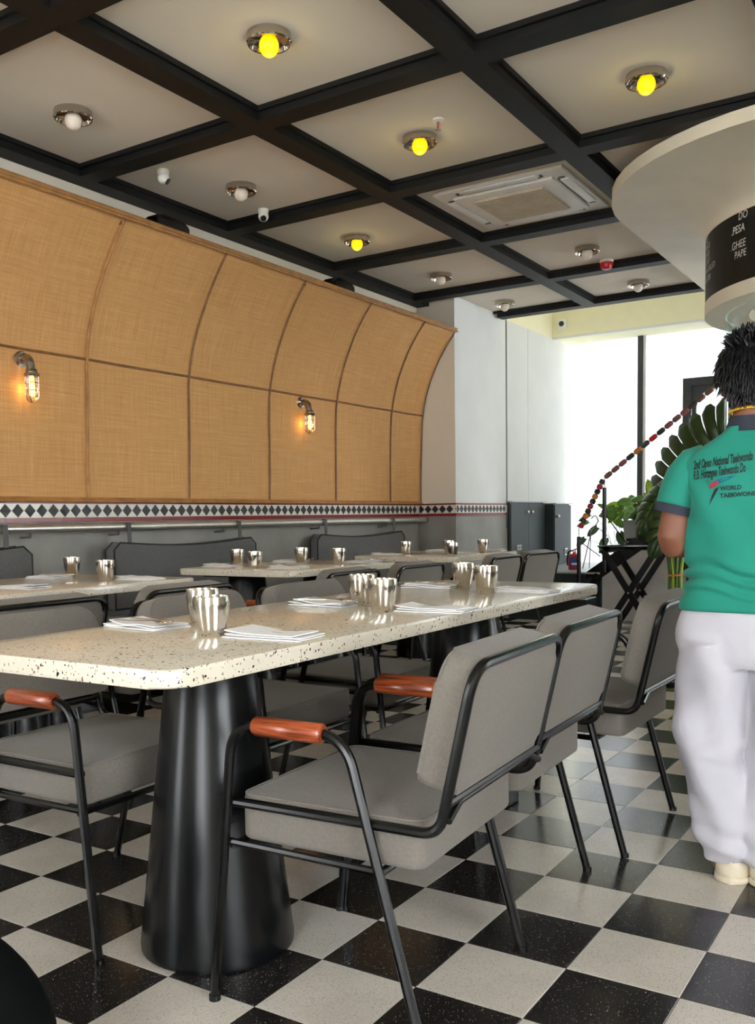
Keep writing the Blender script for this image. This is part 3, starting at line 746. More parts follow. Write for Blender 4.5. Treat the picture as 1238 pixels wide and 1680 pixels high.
# ceiling cassette air conditioner
r = tag(empty('air_conditioner', (-1.225, 4.345, ZC)), 'white square ceiling cassette air conditioner with dusty grille', 'air conditioner')
box('housing', -.425, .425, -.425, .425, -.022, 0, M['acwhite'], r, .006, 2)
box('face_panel', -.33, .33, -.33, .33, -.040, -.020, M['acwhite'], r, .008, 2)
gr = box('grille', -.235, .235, -.235, .235, -.046, -.036, M['acgrille'], r)
for k in range(24):
    y = -.225+k*.0196; box('slat', -.23, .23, y-.005, y+.005, -.052, -.045, M['acgrille'], gr)
for k in range(4):
    f = box('flap', -.25, .25, .345, .405, -.030, -.018, M['sock'], r, .004, 1); f.rotation_euler = (0, 0, k*math.pi/2)
    s = box('vent_slot', -.265, .265, .335, .347, -.0235, -.018, M['menu'], r); s.rotation_euler = (0, 0, k*math.pi/2)
    for q in (-1, 1):
        c = box('clip', q*.275-.008, q*.275+.008, .35, .385, -.027, -.02, M['mullion'], r); c.rotation_euler = (0, 0, k*math.pi/2)

# ------------------------------------------------------------------ round canopy with menu band
DC = Vector((.744, 5.102)); DR = .976
can = tag(empty('canopy', (DC.x, DC.y, 3.0)), 'off-white flared round canopy hanging from the ceiling with black menu band', 'canopy')
OC = Vector((DC.x, DC.y, 3.0))
outer = []
for k in range(25): a = math.pi+math.pi*k/24; outer.append((.513+1.238*math.cos(a), 4.794+1.238*math.sin(a)))
outer += [(1.751, 4.794+(7.42-4.794)*k/12) for k in range(1, 13)]+[(1.751-2.476*k/10, 7.42) for k in range(1, 11)]+[(-.725, 7.42-(7.42-4.794)*k/12) for k in range(1, 12)]
# refine loop
lp = []
for a, b in zip(outer, outer[1:]+outer[:1]):
    for t in (0, .5): lp.append((a[0]+(b[0]-a[0])*t, a[1]+(b[1]-a[1])*t))
NL = len(lp); NP = 14; vs = []; fs = []
ZD, ZR = 2.735, 2.93
for i in range(NP+1):
    t = i/NP; s = 1-math.cos(t*math.pi/2); h = math.sin(t*math.pi/2)
    for (x, y) in lp:
        a = math.atan2(y-DC.y, x-DC.x); dx, dy = DC.x+DR*math.cos(a), DC.y+DR*math.sin(a)
        vs.append((dx+(x-dx)*s-OC.x, dy+(y-dy)*s-OC.y, ZD+(ZR-ZD)*h-OC.z))
for i in range(NP):
    for k in range(NL): fs.append((i*NL+k, i*NL+(k+1) % NL, (i+1)*NL+(k+1) % NL, (i+1)*NL+k))
mk('flared_soffit', vs, fs, M['canopy'], can, ang=1.2)
vs = [(x-OC.x, y-OC.y, z) for z in (ZR-3.0, 0) for x, y in lp]
mk('rim', vs, [(k, (k+1) % NL, NL+(k+1) % NL, NL+k) for k in range(NL)], M['canopy'], can, ang=1.2)
MB().lathe([(DR+.004, 2.34-3), (DR+.004, ZD-3)], 96).build('menu_band', M['menu'], can)
MB().lathe([(.72, 2.262-3), (DR+.006, 2.26-3), (DR+.006, 2.342-3), (DR-.02, 2.342-3)], 96).build('lower_ring', M['canopy'], can)
MB().lathe([(.72, 2.262-3), (.715, 2.33-3), (.3, 2.35-3), (0, 2.35-3)], 72).build('inner_recess', M['canopy'], can)
band = [o for o in can.children if o.name.startswith('menu_band')][0]
def text_mesh(s, size, shear=0.0, ext=0.0, bold=0.0):
    c = bpy.data.curves.new('lettering', 'FONT'); c.body = s; c.size = size; c.shear = shear; c.resolution_u = 3; c.extrude = ext; c.offset = bold
    o = bpy.data.objects.new('lettering_tmp', c); COL.objects.link(o)
    bpy.context.view_layer.update()
    me = bpy.data.meshes.new_from_object(o.evaluated_get(bpy.context.evaluated_depsgraph_get()))
    bpy.data.objects.remove(o); bpy.data.curves.remove(c); return me
def band_text(s, deg, z, size):
    me = text_mesh(s, size, .08)
    for v in me.vertices:
        a = math.radians(deg)+v.co.x*.8/DR; rr = DR+.0062
        v.co = Vector((rr*math.cos(a), rr*math.sin(a), z-3.0+v.co.y))
    link(me, 'lettering', M['chalk'], band)
for s, d, z, h in (('DO', 227.6, 2.690, .062), ('.PESA', 224.0, 2.622, .062), ('.GHEE', 223.6, 2.535, .062), ('PAPE', 225.8, 2.480, .058),
                   ('FUL', 199.5, 2.690, .05), ('KINTO', 199.0, 2.645, .05), ('CHIDE', 199.0, 2.600, .05), ('COLEY', 199.0, 2.555, .05), ('MIX GRILLED', 198.5, 2.505, .05), ('BUTTER', 199.0, 2.450, .05)):
    band_text(s, d, z, h)
# curved clear screen under the canopy
sc = tag(empty('curved_screen', (DC.x, DC.y, 2.256)), 'clear curved screen hanging under the canopy ring, behind the standing person', 'screen')
for r_ in (.86,):
    a0, a1 = math.radians(150), math.radians(290)
    MB().lathe([(r_, -1.25), (r_, 0), (r_-.012, 0), (r_-.012, -1.25), (r_, -1.25)], 40, (0, 0, 0), a0, a1).build('sheet', M['acrylic'], sc)
    for a in (a0, math.radians(205), a1):
        MB().tube([((r_-.006)*math.cos(a), (r_-.006)*math.sin(a), -1.25), ((r_-.006)*math.cos(a), (r_-.006)*math.sin(a), 0)], .010, 8).build('edge_trim', M['acrylic'], sc)

# ------------------------------------------------------------------ cabinets by the pier
def cabinet(x0, x1, y0, y1, z0, z1, doors, label, zs):
    r = tag(empty('cabinet', ((x0+x1)/2, (y0+y1)/2, z0)), label, 'cabinet', 'tall grey-green cabinets beside the pier')
    hx, hy = (x1-x0)/2, (y1-y0)/2
    box('body', -hx, hx-.02, -hy, hy, 0, z1-z0, M['dkgreen'], r); box('top', -hx, hx+.012, -hy-.004, hy+.012, z1-z0, z1-z0+.012, M['stepgrey'], r)
    st = 2*hy/doors
    for k in range(doors):
        d = box('door', hx-.02, hx, -hy+k*st+.003, -hy+(k+1)*st-.003, .02, z1-z0-.012, M['cabinet'], r)
        yk = -hy+(k+1)*st-.06 if (k == 0 and doors == 2) else -hy+k*st+.06
        MB().ell((hx+.02, yk, zs), (.016, .02, .02), 12, 8).build('knob', M['steel'], d)
        MB().tube([(hx, yk, zs), (hx+.02, yk, zs)], .006, 8).build('knob_stem', M['dullsteel'], d)
cabinet(-2.794, -2.755, 7.65, 8.585, .463, 1.168, 2, 'flat grey-green cabinet with two doors beside the tiled pier', .60)
cabinet(-2.79, -2.641, 8.592, 9.10, .463, 1.150, 1, 'deeper grey-green cabinet with one door next to the window', .55)
for (x, y, z, w_, h, lb) in ((-2.752, 7.84, .69, .115, .055, 'white socket plate on the two-door cabinet'), (-2.638, 8.92, .605, .085, .085, 'white switch plate on the single-door cabinet')):
    r = tag(empty('socket_plate', (x, y, z)), lb, 'socket')
    box('plate', 0, .008, -w_/2, w_/2, -h/2, h/2, M['sock'], r, .002, 1)
    for k in range(4): yy = (k-1.5)*w_*.22; box('switch', .008, .0105, yy-.004, yy+.004, -h*.3, h*.3, M['mullion'], r)

# ------------------------------------------------------------------ stair with landing
st = tag(empty('staircase', (-1.7, 7.5, 0)), 'black steel stair with grey cement side wall rising right behind the tray stand', 'stairs')
OS = Vector((-1.7, 7.5, 0))
def sbox(n, x0, x1, y0, y1, z0, z1, m): return box(n, x0-OS.x, x1-OS.x, y0-OS.y, y1-OS.y, z0, z1, m, st)
sbox('landing', -2.785, -1.76, 7.50, 9.36, 0, .445, M['dkgreen']); sbox('landing_top', -2.785, -1.76, 7.48, 9.36, .445, .462, M['stepgrey'])
sbox('lower_step', -2.60, -1.80, 7.22, 7.498, 0, .215, M['dkgreen']); sbox('lower_step_top', -2.60, -1.80, 7.20, 7.498, .215, .228, M['stepgrey'])
FY = frame((-OS.x, 0, 0), (1, 0, 0), (0, 0, 1), (0, -1, 0))
sl = .70
top = lambda x: .426+sl*(x+1.74)
MB().prism([(-1.74, 0), (.9, 0), (.9, top(.9)), (-1.74, .426)], .06, FY @ Matrix.Translation((0, 0, -.06))).build('side_wall', M['stepcement'], st, smooth=False)
MB().prism([(-1.76, .40), (.9, top(.9)-.02), (.9, top(.9)+.17), (-1.90, .46), (-1.90, .40)], .07, FY @ Matrix.Translation((0, 0, -.06))).build('stringer', M['black'], st, smooth=False)
MB().prism([(-2.02, 0), (-1.89, 0), (-1.735, .43), (-1.80, .46)], .03, FY).build('stringer_foot', M['black'], st, smooth=False)
MB().prism([(-1.76, .40), (.9, top(.9)-.02), (.9, top(.9)+.17), (-1.90, .46), (-1.90, .40)], .06, FY @ Matrix.Translation((0, 0, -1.0))).build('stringer', M['black'], st, smooth=False)
for k in range(8):
    x0 = -1.76+.235*k; z = .46+.165*(k+1); sbox('tread', x0, x0+.26, 7.562, 8.438, z-.03, z, M['black'])

# beaded hand rails on posts
BC = [M['redp'], mat('bead_orange', lin(206, 122, 34), .5, var=.2), mat('bead_green', lin(44, 52, 40), .5, var=.2), mat('bead_brown', lin(112, 74, 58), .5, var=.2), mat('bead_rust', lin(140, 70, 70), .5, var=.2), mat('bead_dark', lin(38, 36, 36), .5, var=.2), mat('bead_crimson', lin(170, 22, 52), .45, var=.2)]
def beads(parent, p0, p1, n, r, cols, gap=.9, o=Vector((0, 0, 0))):
    p0, p1 = Vector(p0)-o, Vector(p1)-o; d = (p1-p0); L = d.length/n; d.normalize(); q = d.to_track_quat('Z', 'Y').to_matrix().to_4x4()
    h = L*gap/2
    for k in range(n):
        c = p0+d*L*(k+.5)
        MB().lathe([(0, -h), (r*.55, -h), (r*.97, -h*.72), (r, 0), (r*.97, h*.72), (r*.55, h), (0, h)], 10).xf(Matrix.Translation(c) @ q).build('bead', BC[cols[k % len(cols)]], parent)
    MB().tube([p0, p1], .004, 6).build('cord', M['black'], parent)
br = tag(empty('beaded_handrail', (-1.95, 7.44, .23)), 'hand rail of coloured wooden beads on black posts climbing the stair', 'handrail')
OB = Vector((-1.95, 7.44, .23))
beads(br, (-1.942, 7.44, .896), (-1.712, 7.44, 1.36), 10, .028, [6, 2, 1, 2, 6, 5, 1, 5, 6, 5], .94, OB)
beads(br, (-1.70, 7.44, 1.372), (-.15, 7.44, 2.572), 22, .0245, [3, 3, 4, 5, 1, 2, 0, 5, 4, 3, 4, 5, 3], .92, OB)
for x, z0, z1, zr in ((-1.953, .23, .812, .90), (-1.70, .47, 1.281, 1.37), (-.9, 1.02, 1.9, 1.98)):
    MB().tube([(x-OB.x, 0, z0-OB.z), (x-OB.x, 0, z1-OB.z)], .020, 12).build('post', M['black'], br)
    MB().tube([(x-OB.x, 0, z1-OB.z), (x-OB.x, 0, zr-OB.z)], .005, 8).build('pin', M['dullsteel'], br)
MB().tube([(-1.95-OB.x, .0, .77-OB.z), (-1.74-OB.x, 0, .62-OB.z)], .005, 6).build('brace', M['black'], br)
MB().tube([(-1.69-OB.x, .0, 1.02-OB.z), (-1.45-OB.x, 0, .70-OB.z)], .006, 6).build('brace', M['black'], br)
bf = tag(empty('beaded_handrail', (-1.70, 8.525, .47)), 'second beaded hand rail on the window side of the stair, mostly behind leaves', 'handrail')
OB2 = Vector((-1.70, 8.525, .47))
beads(bf, (-1.77, 8.525, 1.078), (-.38, 8.525, 2.03), 19, .0245, [2, 6, 5, 3, 1], .92, OB2)
for x, z0, z1 in ((-1.66, .47, 1.09), (-.9, 1.02, 1.62)): MB().tube([(x-OB2.x, 0, z0-OB2.z), (x-OB2.x, 0, z1-OB2.z)], .019, 12).build('post', M['black'], bf)

# black frame with an arched opening against the window
af = tag(empty('arched_frame', (-1.0, 9.33, .92)), 'black square frame with an arched opening standing against the white window', 'frame')
x0, x1, z0, z1, fwid = -1.436, -.60, .92, 2.495, .085
fo = [(x0, z0), (x1, z0), (x1, z1), (x0, z1)]
ri = .22; xi0, xi1, zi0, zi1 = x0+fwid+.045, x1-fwid-.045, z0+.1, z1-fwid-.03
inn = [(xi0, zi0), (xi1, zi0)]+[(xi1-ri+ri*math.cos(a), zi1-ri+ri*math.sin(a)) for a in [math.pi/2*k/8 for k in range(9)]]+[(xi0+ri-ri*math.sin(a), zi1-ri+ri*math.cos(a)) for a in [math.pi/2*k/8 for k in range(9)]]
def ring_pts(outer, inner_pts, y0, y1):
    vs = []; fs = []; n = len(inner_pts); cx = sum(p[0] for p in inner_pts)/n; cz = sum(p[1] for p in inner_pts)/n
    xo0, zo0, xo1, zo1 = outer
    op = []
    for (x, z) in inner_pts:
        dx, dz = x-cx, z-cz; t = min(((xo1-cx)/dx if dx > 0 else (xo0-cx)/dx) if abs(dx) > 1e-6 else 9, ((zo1-cz)/dz if dz > 0 else (zo0-cz)/dz) if abs(dz) > 1e-6 else 9); op.append((cx+dx*t, cz+dz*t))
    for y in (y0, y1):
        vs += [(p[0]+1.0, y, p[1]-.92) for p in inner_pts]+[(p[0]+1.0, y, p[1]-.92) for p in op]
    for i in range(n):
        j = (i+1) % n
        fs += [(i, j, n+j, n+i), (2*n+i, 2*n+n+i, 2*n+n+j, 2*n+j), (i, 2*n+i, 2*n+j, j), (n+i, n+j, 3*n+j, 3*n+i)]
    return vs, fs
vs, fs = ring_pts((x0+.03, z0+.03, x1-.03, z1-.03), inn, -.01, .03); mk('arch_plate', vs, fs, M['mullion'], af, smooth=False)
for (a, b, c, d) in ((x0, x0+fwid, z0, z1), (x1-fwid, x1, z0, z1), (x0+fwid, x1-fwid, z1-fwid, z1), (x0+fwid, x1-fwid, z0, z0+fwid)):
    box('frame_bar', a+1.0, b+1.0, -.05, .03, c-.92, d-.92, M['mullion'], af)

# ------------------------------------------------------------------ tray stand
ts = tag(empty('tray_stand', (-1.19, 6.7, 0)), 'black folding tray stand with crossed legs in front of the cement stair wall', 'tray stand')
def bar(parent, a, b, w, t, name, m):
    a, b = Vector(a), Vector(b); d = (b-a); L = d.length; d.normalize(); y = Vector((0, 1, 0)); n = d.cross(y).normalized()
    vs = [p+n*sx*w/2+y*sy*t/2 for p in (a, b) for sx, sy in ((-1, -1), (1, -1), (1, 1), (-1, 1))]
    return MB().add(vs, [(0, 1, 2, 3), (7, 6, 5, 4), (0, 4, 5, 1), (1, 5, 6, 2), (2, 6, 7, 3), (3, 7, 4, 0)]).build(name, m, parent, smooth=False)
for yy in (-.17, .17):
    bar(ts, (-.22, yy, .0), (.22, yy, .70), .052, .02, 'leg', M['black']); bar(ts, (.22, yy+.022, .0), (-.22, yy+.022, .70), .052, .02, 'leg', M['black'])
    MB().ell((0, yy-.012, .35), (.009, .006, .009), 10, 6).build('rivet', M['steel'], ts)
for xx in (-.22, .22):
    box('top_bar', xx-.022, xx+.022, -.22, .22, .69, .715, M['black'], ts)
    MB().tube([(xx, -.17, .06), (xx, .19, .06)], .009, 8).build('stretcher', M['black'], ts)
for xx in (-.12, 0, .12): MB().box(xx*1.5-.015, xx*1.5+.015, -.215, .215, .712, .716).build('strap', M['black'], ts)
tr = tag(empty('serving_tray', (-1.17, 6.68, .717)), 'black oval serving tray resting on the folding stand', 'tray')
lo = MB(); prof = [(0, 0), (.29, 0), (.315, .012), (.34, .032), (.348, .032), (.322, .006), (.295, -.0), (0, .004)]
lo.lathe([(0, .0005), (.28, .0005), (.305, .012), (.335, .034), (.342, .034), (.312, .008), (.285, .004), (0, .004)], 48); lo.xf(Matrix.Scale(.72, 4, (0, 1, 0))); lo.build('tray_body', M['black'], tr)
pl = tag(MB().lathe([(0, 0), (.10, 0), (.16, .012), (.175, .022), (.17, .024), (.10, .005), (0, .005)], 36).build('plate', M['black']), 'dark plate stacked on the serving tray', 'plate'); pl.location = (-1.10, 6.68, .724)

# fire extinguisher on the landing
ex = tag(empty('fire_extinguisher', (-2.165, 7.9, .463)), 'small red fire extinguisher with blue label on the stair landing', 'extinguisher')
MB().lathe([(0, 0), (.058, 0), (.062, .006), (.062, .13), (.05, .152), (.02, .165), (.018, .18), (0, .18)], 28).build('cylinder', M['redp'], ex)
MB().lathe([(.0628, .03), (.0628, .125)], 20, (0, 0, 0), -2.0, -.2).build('label', M['bluelab'], ex)
MB().lathe([(.0632, .05), (.0632, .07)], 12, (0, 0, 0), -1.7, -.6).build('label_print', M['chalk'], ex)
MB().tube([(0, 0, .18), (0, 0, .20)], .014, 10).build('valve', M['steel'], ex)
MB().tube([(-.01, 0, .20), (.03, 0, .215), (.05, 0, .20)], .008, 8).build('handle', M['orange'], ex)
MB().tube(fillet([(0, 0, .195), (-.06, -.01, .19), (-.075, -.01, .10), (-.07, -.01, .04)], .04), .008, 8).build('hose', M['black'], ex)

# ------------------------------------------------------------------ plants
def leaf_split(parent, base, tip, nrm, hw, m, lobes=6, droop=.12, name='leaf', cut=.40, seed=0):
    rnd = random.Random(seed)
    base, tip, nrm = Vector(base), Vector(tip), Vector(nrm); ax = tip-base; L = ax.length; ax.normalize(); nrm = (nrm-ax*nrm.dot(ax)).normalized(); side = ax.cross(nrm)
    vs = []; fs = []
    def P(s, q, sg):   # s along midrib 0..1, q across 0..1
        wv_ = hw*(math.sin(math.pi*min(1, (s*.86+.14)))**.7)
        back = q*L*(-.26*(1-s)+.34*s)
        z = -droop*hw*(q**2)*1.6 - droop*L*(s**2)*.5+.05*hw*math.sin(q*3)
        return base+ax*(s*L+back)+side*sg*wv_*q+nrm*z
    for sg in (-1, 1):
        for l in range(lobes):
            s0, s1 = l/lobes, (l+1)/lobes; nk, nj = 4, 7; k0 = len(vs)
            sm = (s0+s1)/2; gp = .03+rnd.uniform(0, .07)
            for j in range(nj+1):
                q = j/nj; shr = 1.0 if q < cut else 1-(gp*min(1, (q-cut)/.12))-(.6*max(0, (q-.86)/.14)**2)
                for k in range(nk+1):
                    s = sm+(k/nk-.5)*(s1-s0)*max(.12, shr)
                    vs.append(P(min(1, s), q, sg)+nrm*(.012*math.sin(math.pi*k/nk)*q))
            for j in range(nj):
                for k in range(nk): a = k0+j*(nk+1)+k; fs.append((a, a+1, a+nk+2, a+nk+1))
    o = mk(name, vs, fs, m, parent, ang=1.5)
    md = o.modifiers.new('thick', 'SOLIDIFY'); md.thickness = .0025
    rb = [base+ax*(L*t)+nrm*(.004-droop*L*t*t*.5) for t in (0, .25, .5, .75, 1)]
    MB().tube(rb, .006, 6, radii=[.008, .007, .006, .004, .002]).build('midrib', M['stem'], o)
    return o
mo = tag(empty('monstera_plant', (-.74, 6.3, .30)), 'large split-leaf monstera bunch with tied green stems behind the person', 'plant')
OM = Vector((-.74, 6.3, .30)); cn = Vector((.35, -.93, .1))
def ml(b, t, n, hw, lobes, dr, seed, m='leafD'): leaf_split(mo, Vector(b)-OM, Vector(t)-OM, n, hw, M[m], lobes, dr, seed=seed)
ml((-.76, 6.33, 1.11), (-.30, 6.12, 1.70), (.15, -.95, .25), .38, 10, .22, 1)
ml((-.80, 6.25, 1.26), (-.97, 6.10, .97), (-.1, -.8, .6), .19, 6, .35, 2)
ml((-.72, 6.20, 1.16), (-.82, 6.05, .80), (.2, -.95, .2), .14, 6, .25, 3)
ml((-.62, 6.45, 1.0), (-.40, 6.35, .40), (.3, -.95, .1), .24, 7, .2, 4)
ml((-.70, 6.5, 1.30), (-.10, 6.6, 1.42), (.3, -.95, .1), .26, 8, .2, 5)
rnd = random.Random(5)
for k in range(11):
    a = 2*math.pi*k/11; rr = .055+.02*(k % 2)
    b = Vector((rr*math.cos(a), rr*math.sin(a), -.16)); m_ = Vector((.045*math.cos(a), .045*math.sin(a), .23)); t_ = Vector((.10*math.cos(a)+rnd.uniform(-.02, .02), .08*math.sin(a), .66+rnd.uniform(0, .22)))
    MB().tube([b, (b+m_)/2, m_, (m_+t_)/2, t_], .010, 8, radii=[.011, .011, .010, .009, .007]).build('stem', M['stem'] if k % 4 else M['leafY'], mo)
for dz in (0, .008): MB().tube([(.058*math.cos(a), .058*math.sin(a), .228+dz+.006*math.sin(a)) for a in [2*math.pi*k/24 for k in range(25)]], .0045, 6, cap=False).build('tie', M['orange'], mo)
vz = tag(MB().lathe([(0, 0), (.10, 0), (.115, .01), (.12, .30), (.115, .33), (.105, .33), (.10, .12), (0, .12)], 32).build('vase', M['menu']), 'black round vase holding the monstera stems', 'vase'); vz.location = (-.74, 6.3, 0)

def heart(parent, base, tip, nrm, hw, m, name='leaf'):
    base, tip, nrm = Vector(base), Vector(tip), Vector(nrm); ax = tip-base; L = ax.length; ax.normalize(); nrm = (nrm-ax*nrm.dot(ax)).normalized(); side = ax.cross(nrm)
    vs = []; fs = []; n = 7
    for i in range(n+1):
        s = i/n; w_ = hw*(math.sin(math.pi*(s*.82+.12))**.8)*(1-.25*s) if i < n else 0.0005
        for q in (-1, -.5, 0, .5, 1): vs.append(base+ax*(s*L-.12*L*abs(q)*(1-s))+side*w_*q+nrm*(.10*hw*abs(q)-.18*L*s*s))
    for i in range(n):
        for k in range(4): a = i*5+k; fs.append((a, a+1, a+6, a+5))
    o = mk(name, vs, fs, m, parent, ang=1.5); md = o.modifiers.new('thick', 'SOLIDIFY'); md.thickness = .0015; return o
pt = tag(empty('planter', (-1.635, 8.28, .626)), 'grey tapered planter of trailing pothos on the stair by the window', 'planter')
MB().prism(rrect(.19, .19, .02, 3), .004).build('base', M['pot'], pt)
vsb = [(x, y, .004) for x, y in rrect(.19, .19, .02, 3)]; vst = [(x, y, .335) for x, y in rrect(.235, .235, .02, 3)]; vsi = [(x*.92, y*.92, .335) for x, y in rrect(.235, .235, .02, 3)]; vsd = [(x*.9, y*.9, .30) for x, y in rrect(.235, .235, .02, 3)]
n = len(vsb); mk('pot', vsb+vst+vsi+vsd, [(l*n+i, l*n+(i+1) % n, (l+1)*n+(i+1) % n, (l+1)*n+i) for l in range(3) for i in range(n)]+[tuple(range(3*n, 4*n))], M['pot'], pt, ang=.5)
rnd = random.Random(11)
for k in range(34):
    a = rnd.uniform(0, 6.28); rr = rnd.uniform(.02, .30); base = Vector((rr*math.cos(a)-.04, rr*math.sin(a)*.5, .34+rnd.uniform(-.03, .12)+.10*(1-rr*3)))
    d = Vector((math.cos(a+rnd.uniform(-.6, .6)), math.sin(a)*.5-.25, rnd.uniform(-.7, .5))).normalized(); L = rnd.uniform(.10, .17)
    MB().tube([(0.0, 0, .31), (base.x*.5, base.y*.5, base.z*.5+.22), base], .0025, 5).build('stalk', M['stem'], pt)
    heart(pt, base, base+d*L, (rnd.uniform(-.4, .4), -.8, .6), L*.42, M['leafL'] if k % 5 else M['leafY'])
vn = tag(empty('trailing_vine', (-1.98, 8.7, .463)), 'trailing leafy vine in a low pot on the landing beside the posts', 'plant')
MB().lathe([(0, 0), (.07, 0), (.085, .01), (.10, .09), (.095, .09), (.08, .07), (0, .07)], 24).build('pot', M['pot'], vn)
for k, (bx_, bz, tx, tz, hw) in enumerate(((-.20, .42, -.30, .33, .05), (-.10, .30, -.16, .16, .055), (.0, .52, .10, .42, .05), (-.28, .56, -.40, .50, .03), (-.30, .48, -.42, .44, .03), (.14, .60, .26, .50, .06), (.05, .36, .10, .22, .06), (.22, .52, .32, .40, .055), (-.08, .62, -.18, .68, .03), (-.34, .30, -.42, .22, .045), (.10, .70, .02, .60, .05))):
    b = Vector((bx_, -.05, bz)); t_ = Vector((tx, -.10, tz))
    MB().tube([(0, 0, .07), (bx_*.4, 0, bz*.75), b], .003, 5).build('stalk', M['stem'], vn); heart(vn, b, t_, (0, -.9, .4), hw, M['leafL'] if k % 3 else M['leafD'])
yl = tag(empty('bright_leaf_plant', (-1.22, 7.9, .96)), 'bright yellow-green backlit pothos leaves beside the monstera in front of the window', 'plant')
MB().lathe([(0, 0), (.05, 0), (.06, .07), (.055, .07), (0, .06)], 20).build('pot', M['pot'], yl)
for b, t_, hw in (((-.14, 0, .22), (-.20, -.03, .40), .06), ((-.02, 0, .22), (.02, -.03, .40), .06), ((-.10, 0, .15), (-.24, -.03, .27), .05)):
    MB().tube([(0, 0, .06), (b[0]*.6, 0, b[2]*.7), b], .003, 5).build('stalk', M['stem'], yl); heart(yl, b, t_, (0, -1, .1), hw, M['leafY'])
hk = tag(empty('plant_stake', (-2.06, 8.05, .464)), 'thin grey wire stake with hooked top behind the bead rail', 'stake')
MB().tube(fillet([(-.07, 0, 0), (.02, 0, .38), (.10, 0, .50), (.06, 0, .56), (.02, 0, .52)], .03), .006, 8).build('wire', M['dullsteel'], hk)
MB().tube([(.0, 0, 0), (.02, 0, .42)], .005, 8).build('wire', M['dullsteel'], hk)

# unidentified dark shape, with an invented handle, in the near left corner
bgo = tag(empty('dark_object', (-.17, -.62, 0), .6), 'black rounded unidentified object cut off by the bottom left corner', 'dark_object')
mb = MB().ell((0, 0, .19), (.185, .13, .19), 28, 18)
for v in mb.v: v.z = max(v.z, .002); v.x *= 1+.10*math.sin(v.z*12)
mb.build('body', M['dark_object'], bgo, ang=1.5)
MB().tube(fillet([(-.09, 0, .36), (-.08, 0, .41), (.02, 0, .41), (.03, 0, .36)], .03), .007, 8).build('handle', M['dark_object'], bgo)

# ------------------------------------------------------------------ standing person seen from behind
pe = tag(empty('person', (.735, 1.285, 0), .12), 'person seen from behind in teal jersey and loose white trousers at right edge', 'person')
def rings(tab, n=64, ex=2.3, disp=None, close=True, sub=4):
    # tab rows: z, cx, cy, rx, ry ; smooth interpolation between rows
    rows = []
    for i in range(len(tab)-1):
        a0 = tab[max(0, i-1)]; a = tab[i]; b = tab[i+1]; b1 = tab[min(len(tab)-1, i+2)]
        for k in range(sub):
            t = k/sub; rows.append([.5*((2*a[j])+(-a0[j]+b[j])*t+(2*a0[j]-5*a[j]+4*b[j]-b1[j])*t*t+(-a0[j]+3*a[j]-3*b[j]+b1[j])*t**3) for j in range(5)])
    rows.append(list(tab[-1])); vs = []; fs = []
    for (z, cx, cy, rx, ry) in rows:
        for k in range(n):
            a = 2*math.pi*k/n; c, s = math.cos(a), math.sin(a)
            r = (abs(c)**ex+abs(s)**ex)**(-1/ex); d = disp(a, z) if disp else 0
            vs.append((cx+(rx+d)*r*c, cy+(ry+d)*r*s, z))
    m = len(rows)
    for i in range(m-1):
        for k in range(n): fs.append((i*n+k, i*n+(k+1) % n, (i+1)*n+(k+1) % n, (i+1)*n+k))
    if close: fs.append(tuple(range(n-1, -1, -1))); fs.append(tuple((m-1)*n+k for k in range(n)))
    return vs, fs
# body: one continuous surface
bd = MB()
bd.ell((0, 0, 1.395), (.074, .090, .106), 28, 18); bd.ell((0, .03, 1.335), (.056, .058, .062), 20, 12)
bd.tube([(0, .095, 1.40), (0, .112, 1.372), (0, .10, 1.362)], .012, 10, radii=[.008, .014, .010])
bd.ell((0, .086, 1.335), (.024, .010, .010), 14, 8)
for s in (-1, 1):
    bd.ell((s*.076, -.005, 1.37), (.010, .020, .031), 14, 10); bd.ell((s*.080, -.012, 1.375), (.007, .014, .022), 14, 10)
bd.tube([(0, -.01, 1.19), (0, -.008, 1.25), (0, .0, 1.32)], .05, 20, radii=[.062, .050, .050])
bd.ell((0, 0, 1.0), (.14, .085, .22), 24, 14); bd.ell((0, 0, .76), (.14, .09, .12), 24, 12)
for s in (-1, 1):
    bd.tube([(s*.12, 0, 1.165), (s*.165, 0, 1.14), (s*.186, -.015, 1.04), (s*.203, -.028, .955), (s*.200, -.02, .937), (s*.182, .02, .937), (s*.13, .12, .955), (s*.075, .175, .975)], .04, 16, radii=[.05, .052, .045, .041, .040, .040, .033, .024])
    # hands folded in front: palm, thumb and four fingers
    bd.ell((s*.045, .192, .980), (.036, .014, .026), 16, 10)
    for q, (ln, zz) in enumerate(((.060, .998), (.068, .986), (.064, .973), (.052, .961))):
        yy = .198+s*.012
        bd.tube([(s*.02, yy, zz), (s*(.02-ln*.45), yy+.012, zz-.002), (s*(.02-ln*.8), yy+.008, zz-.006), (s*(.02-ln), yy-.002, zz-.010)], .008, 8, radii=[.009, .0085, .008, .007])
    bd.tube([(s*.058, .188, .998), (s*.042, .198, 1.018), (s*.018, .202, 1.026)], .009, 8, radii=[.010, .009, .007])
    bd.tube([(s*.075, 0, .72), (s*.085, .01, .42), (s*.06, 0, .09), (s*.055, -.02, .05)], .06, 16, radii=[.075, .052, .036, .034])
    bd.tube([(s*.055, -.03, .042), (s*.062, .06, .035), (s*.07, .14, .026)], .03, 12, radii=[.034, .034, .022])
bo = bd.build('body', M['skin'], pe, ang=3.0)
rm = bo.modifiers.new('fuse', 'REMESH'); rm.mode = 'VOXEL'; rm.voxel_size = .006; rm.use_smooth_shade = True
sm = bo.modifiers.new('soft', 'SMOOTH'); sm.iterations = 4; sm.factor = .5
